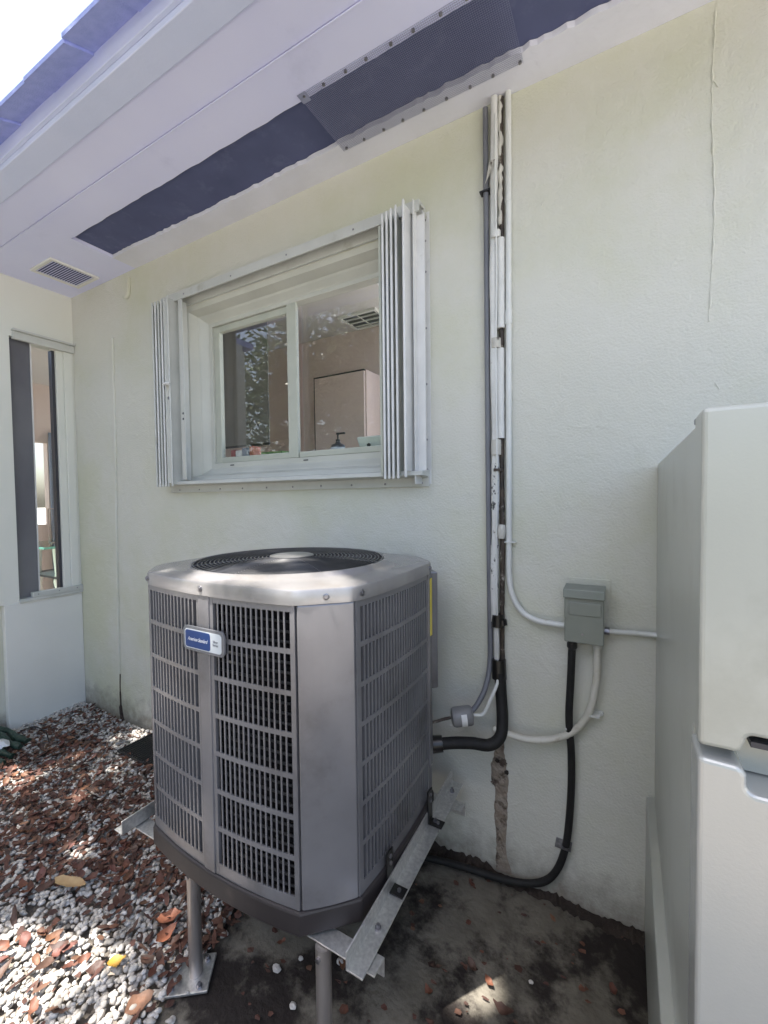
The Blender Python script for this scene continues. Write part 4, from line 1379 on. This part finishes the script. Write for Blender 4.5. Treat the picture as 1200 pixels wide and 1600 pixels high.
# fallen leaves
def leaf_mesh(L_, W_, curl, fold):
    m = MB()
    n = 7
    for i in range(n):
        t = i / (n - 1)
        wv = W_ * (math.sin(math.pi * min(1, t ** .8)) ** .8) if 0 < i < n - 1 else W_ * .02
        x_ = (t - .5) * L_
        z_ = curl * (4 * (t - .5) ** 2)
        j1, j2, j3 = random.uniform(.75, 1.2), random.uniform(.75, 1.2), random.gauss(0, .0025)
        m.v += [(x_, -wv * j1, z_ + fold * wv * j1 + j3), (x_, random.gauss(0, .001), z_), (x_, wv * j2, z_ + fold * wv * j2 - j3)]
    for i in range(n - 1):
        a = 3 * i
        m.f += [(a, a + 1, a + 4, a + 3), (a + 1, a + 2, a + 5, a + 4)]
    return m


LM = []
for q in range(18):
    mt_ = m_leaves[q % 6]
    me = mesh_of("fallen_leaf", leaf_mesh(random.uniform(.040, .066), random.uniform(.009, .017), random.uniform(.002, .016), random.uniform(.1, .7)), True)
    me.materials.append(mt_)
    LM.append(me)


def put_leaf(me, x_, y_, z_, rz, label, group, tilt=(0, 0), sc=1.0):
    o = bpy.data.objects.new("fallen_leaf", me)
    COL.objects.link(o)
    o.location = (x_, y_, z_)
    o.rotation_euler = (tilt[0], tilt[1], rz)
    o.scale = (sc, sc, sc)
    o['label'] = label
    o['category'] = 'leaf'
    if group:
        o['group'] = group
    return o


n_put = 0
LNAME = ['dark reddish brown', 'rust brown', 'blackish brown', 'tan brown', 'grey brown', 'maroon brown']
while n_put < 290:
    if n_put < 120:
        x_, y_ = random.uniform(-2.3, -1.22), random.uniform(-1.25, -.45)
    else:
        x_, y_ = random.uniform(-3.0, -1.5), random.uniform(-.78, -.24)
    if x_ > pad_edge(y_) - .02:
        continue
    z_ = .020 + float(gravel_h(x_, y_))
    put_leaf(LM[n_put % 18], x_, y_, z_, random.uniform(0, 6.28), f"small dry {LNAME[n_put % 6]} leaf on the gravel {'in front of' if y_ < -.62 else 'beside and behind'} the left pipe leg", f"{LNAME[n_put % 6]} leaves {'in front of' if y_ < -.62 else 'behind'} the pipe leg", (random.gauss(0, .25), random.gauss(0, .25)), random.uniform(.75, 1.2))
    n_put += 1
for k in range(16):
    x_, y_ = random.choice([(random.uniform(-.55, .03), random.uniform(-.55, -.06)), (random.uniform(-1.1, -.7), random.uniform(-.62, -.1))])
    put_leaf(LM[k], x_, y_, .008, random.uniform(0, 6.28), 'dark damp brown leaf stuck to the stained concrete', 'leaves on the concrete', (random.gauss(0, .08), random.gauss(0, .08)), random.uniform(.6, .95))


def special(mat, L_, W_, curl, fold, x_, y_, rz, label, z_=.03):
    me = mesh_of("fallen_leaf", leaf_mesh(L_, W_, curl, fold), True)
    me.materials.append(mat)
    put_leaf(me, x_, y_, z_, rz, label, None, (.1, -.05))


special(m_leaf_tan, .15, .022, .012, .5, -1.79, -.83, .25, 'long curled tan leaf on the gravel at the left edge')
special(m_leaf_orange, .085, .024, .012, .4, -1.345, -.735, .8, 'bright orange leaf in the sun patch left of the pipe leg')
special(m_leaf_orange, .07, .02, .014, .4, -1.30, -.775, 1.5, 'smaller orange leaf in the sun patch beside the pipe leg')
special(m_leaf_yellow, .05, .017, .008, .3, -1.36, -.90, .9, 'small yellow leaf on the sunlit gravel')
special(m_leaves[3], .075, .026, .006, .2, -1.19, -.93, 1.2, 'broad brown leaf on the gravel beside the foot plate')
# loose scatter of crumbs under the leaves: one mass
lit = MB()
for q in range(9500):
    x_, y_ = random.uniform(-3.3, -1.0), random.uniform(-1.5, -.03)
    if x_ > pad_edge(y_) + .05:
        continue
    dens = .45 + .5 * wob(x_, y_, 1.3) + .55 * math.exp(-((y_ + .55) / .30) ** 2) - (.5 if y_ < -.85 else 0) - (.4 if y_ > -.26 else 0)
    if random.random() > .10 + .90 * max(0, min(1, dens)):
        continue
    a = random.uniform(0, 6.28)
    L_, W_ = random.uniform(.015, .055), random.uniform(.004, .013)
    ca, sa = math.cos(a), math.sin(a)
    z_ = .012 + float(gravel_h(x_, y_)) + random.uniform(0, .012)
    t1, t2 = random.gauss(0, .25), random.gauss(0, .3)
    vs = []
    for u_, v_ in ((-1, 0), (-.3, -.9), (.45, -.8), (1, 0), (.4, .85), (-.4, .8)):
        dx, dy = u_ * L_ / 2, v_ * W_
        vs.append((x_ + ca * dx - sa * dy, y_ + sa * dx + ca * dy, z_ + t1 * dx + t2 * dy))
    lit.add(vs, [(0, 1, 2, 3), (0, 3, 4, 5)])
for q in range(170):
    x_, y_ = random.uniform(-1.15, .04), random.uniform(-.9, -.03)
    a = random.uniform(0, 6.28)
    L_ = random.uniform(.003, .016)
    sx_ = random.uniform(.35, 1)
    vs = []
    for k in range(6):
        b_ = a + k * 1.047 + random.uniform(-.3, .3)
        rr_ = L_ * random.uniform(.55, 1.1)
        vs.append((x_ + rr_ * math.cos(b_), y_ + rr_ * sx_ * math.sin(b_), .007 + .004 * random.random()))
    lit.add(vs, [(0, 1, 2, 3), (0, 3, 4, 5)])
o = ob("leaf_litter", lit, m_litter)
o['kind'] = 'stuff'
o['label'] = 'crumbled dead leaf litter scattered between the stones'
o['category'] = 'leaf litter'
# a few stray pebbles on the concrete, one by one
for i, (x_, y_, s_) in enumerate(((-.82, -.71, .011), (-.885, -.60, .008), (-.77, -.55, .012), (-.93, -.66, .014), (-.24, -.32, .007))):
    v = iv * np.array([s_, s_ * .8, s_ * .6]) * (1 + .1 * rng.normal(size=(len(iv), 1)))
    o = ob("stray_pebble", MB().add((v + np.array([x_, y_, s_ * .5])).tolist(), if_.tolist()), m_peb)
    tag(o, "single white pebble lying on the stained concrete", "pebble", "stray pebbles on the concrete")

# ------------------------------------------------------------------ garden in front of the wall (seen in the glass, shades the wall)
def leaf_cloud(n, c, rad, size, shell=.35, clumps=60, gap=None):
    cl = rng.normal(size=(clumps, 3))
    cl /= np.linalg.norm(cl, axis=1)[:, None]
    cl *= (rng.uniform(shell, 1, clumps) ** .6)[:, None]
    cl = cl * np.array(rad) + np.array(c)
    idx = rng.integers(0, clumps, n)
    P = cl[idx] + rng.normal(size=(n, 3)) * np.array(rad) * .13
    if gap is not None:
        P = P[gap(P)]
        n = len(P)
    D = rng.normal(size=(n, 3)); D[:, 2] *= .5
    D /= np.linalg.norm(D, axis=1)[:, None]
    U = np.cross(D, rng.normal(size=(n, 3)))
    U /= np.linalg.norm(U, axis=1)[:, None]
    s_ = rng.uniform(size * .6, size * 1.3, n)[:, None]
    V = np.stack([P - D * s_, P + U * s_ * .38, P + D * s_, P - U * s_ * .38], 1).reshape(-1, 3)
    me = bpy.data.meshes.new("crown")
    me.vertices.add(4 * n)
    me.vertices.foreach_set("co", V.ravel())
    me.loops.add(4 * n)
    me.loops.foreach_set("vertex_index", np.arange(4 * n, dtype=np.int32))
    me.polygons.add(n)
    me.polygons.foreach_set("loop_start", np.arange(n, dtype=np.int32) * 4)
    me.update(calc_edges=True)
    return me


def tree(name, label, base, top, crown_c, crown_r, nleaf, lsize, mat, clumps=60, gap=None):
    t = thing(name, label, "tree", base)
    b_, t_ = Vector(base), Vector(top)
    pts_ = curve([b_, b_.lerp(t_, .35) + Vector((.08, .05, 0)), b_.lerp(t_, .7) - Vector((.06, 0, 0)), t_], 5)
    n = len(pts_)
    tr_ = MB().tube(pts_, [.13 - .09 * i / (n - 1) for i in range(n)], 10)
    for k in range(9):
        a = k * 2.4
        s_ = b_.lerp(t_, .55 + .05 * k)
        e = Vector(crown_c) + Vector((crown_r[0] * .7 * math.cos(a), crown_r[1] * .7 * math.sin(a), crown_r[2] * (.3 * math.sin(k * 1.7))))
        tr_.tube(curve([s_, s_.lerp(e, .5) + Vector((0, 0, .15)), e], 4), [.04 - .004 * q for q in range(9)], 6)
    ob("trunk", tr_, m_bark, t, smooth=True)
    ob("crown", leaf_cloud(nleaf, crown_c, crown_r, lsize, .15, clumps, gap), mat, t)
    return t


# openings in the canopy (world points the sun reaches), traced up to the crown along the sun
def sun_gap(P):
    k = np.ones(len(P), bool)
    for (x_, y_, z_, r_) in GAPS:
        d = P - np.array([x_, y_, z_])
        s = np.array(SUN)
        t = d @ s
        q = d - t[:, None] * s
        k &= (q ** 2).sum(1) > r_ * r_
    return k


GAPS = [(-1.50, -1.02, 0, .20), (-1.75, -1.15, 0, .22), (-1.28, -.80, 0, .07), (-1.38, -.92, 0, .09), (-1.22, -.95, 0, .08), (-1.95, -.72, 0, .07), (-1.62, -.76, 0, .05),
        (-2.3, -.56, 0, .06), (-2.75, -.62, 0, .10), (-1.0, -.80, 1.23, .11), (-.70, -.74, 1.23, .12), (-.86, -.79, 1.23, .06), (-.98, -.56, 1.25, .10), (-1.2, -.78, 1.23, .05), (-.33, -.50, 0, .035), (-1.45, -.82, .36, .05), (-1.25, -1.15, 0, .15)]
tree("shade_tree", "broad leafy tree shading the yard in front of the wall", (-3.2, -4.6, -.05), (-2.6, -3.1, 6.2), (-1.9, -2.45, 6.0), (2.3, 1.5, 1.3), 21000, .08, m_fol, 120, sun_gap)
tree("garden_tree", "leafy tree across the yard reflected in the window", (-4.9, -4.9, -.05), (-4.8, -4.7, 3.2), (-4.7, -4.6, 3.0), (2.2, 1.3, 2.3), 20000, .075, m_fol2, 160)
tree("garden_tree", "second leafy tree further right across the yard", (-1.5, -8.0, -.05), (-1.6, -7.8, 3.8), (-1.6, -7.8, 3.8), (2.0, 1.6, 1.8), 4500, .13, m_fol, 50)
hd = thing("hedge", "long clipped green hedge along the far side of the yard", "hedge", (-3, -7.0, -.05))
ob("stems", MB().box(-9, 5, -7.25, -7.15, -.05, .5), m_bark, hd)
ob("foliage", leaf_cloud(9000, (-2, -7.2, 1.0), (7.5, .7, 1.1), .11, .0, 260), m_fol2, hd)
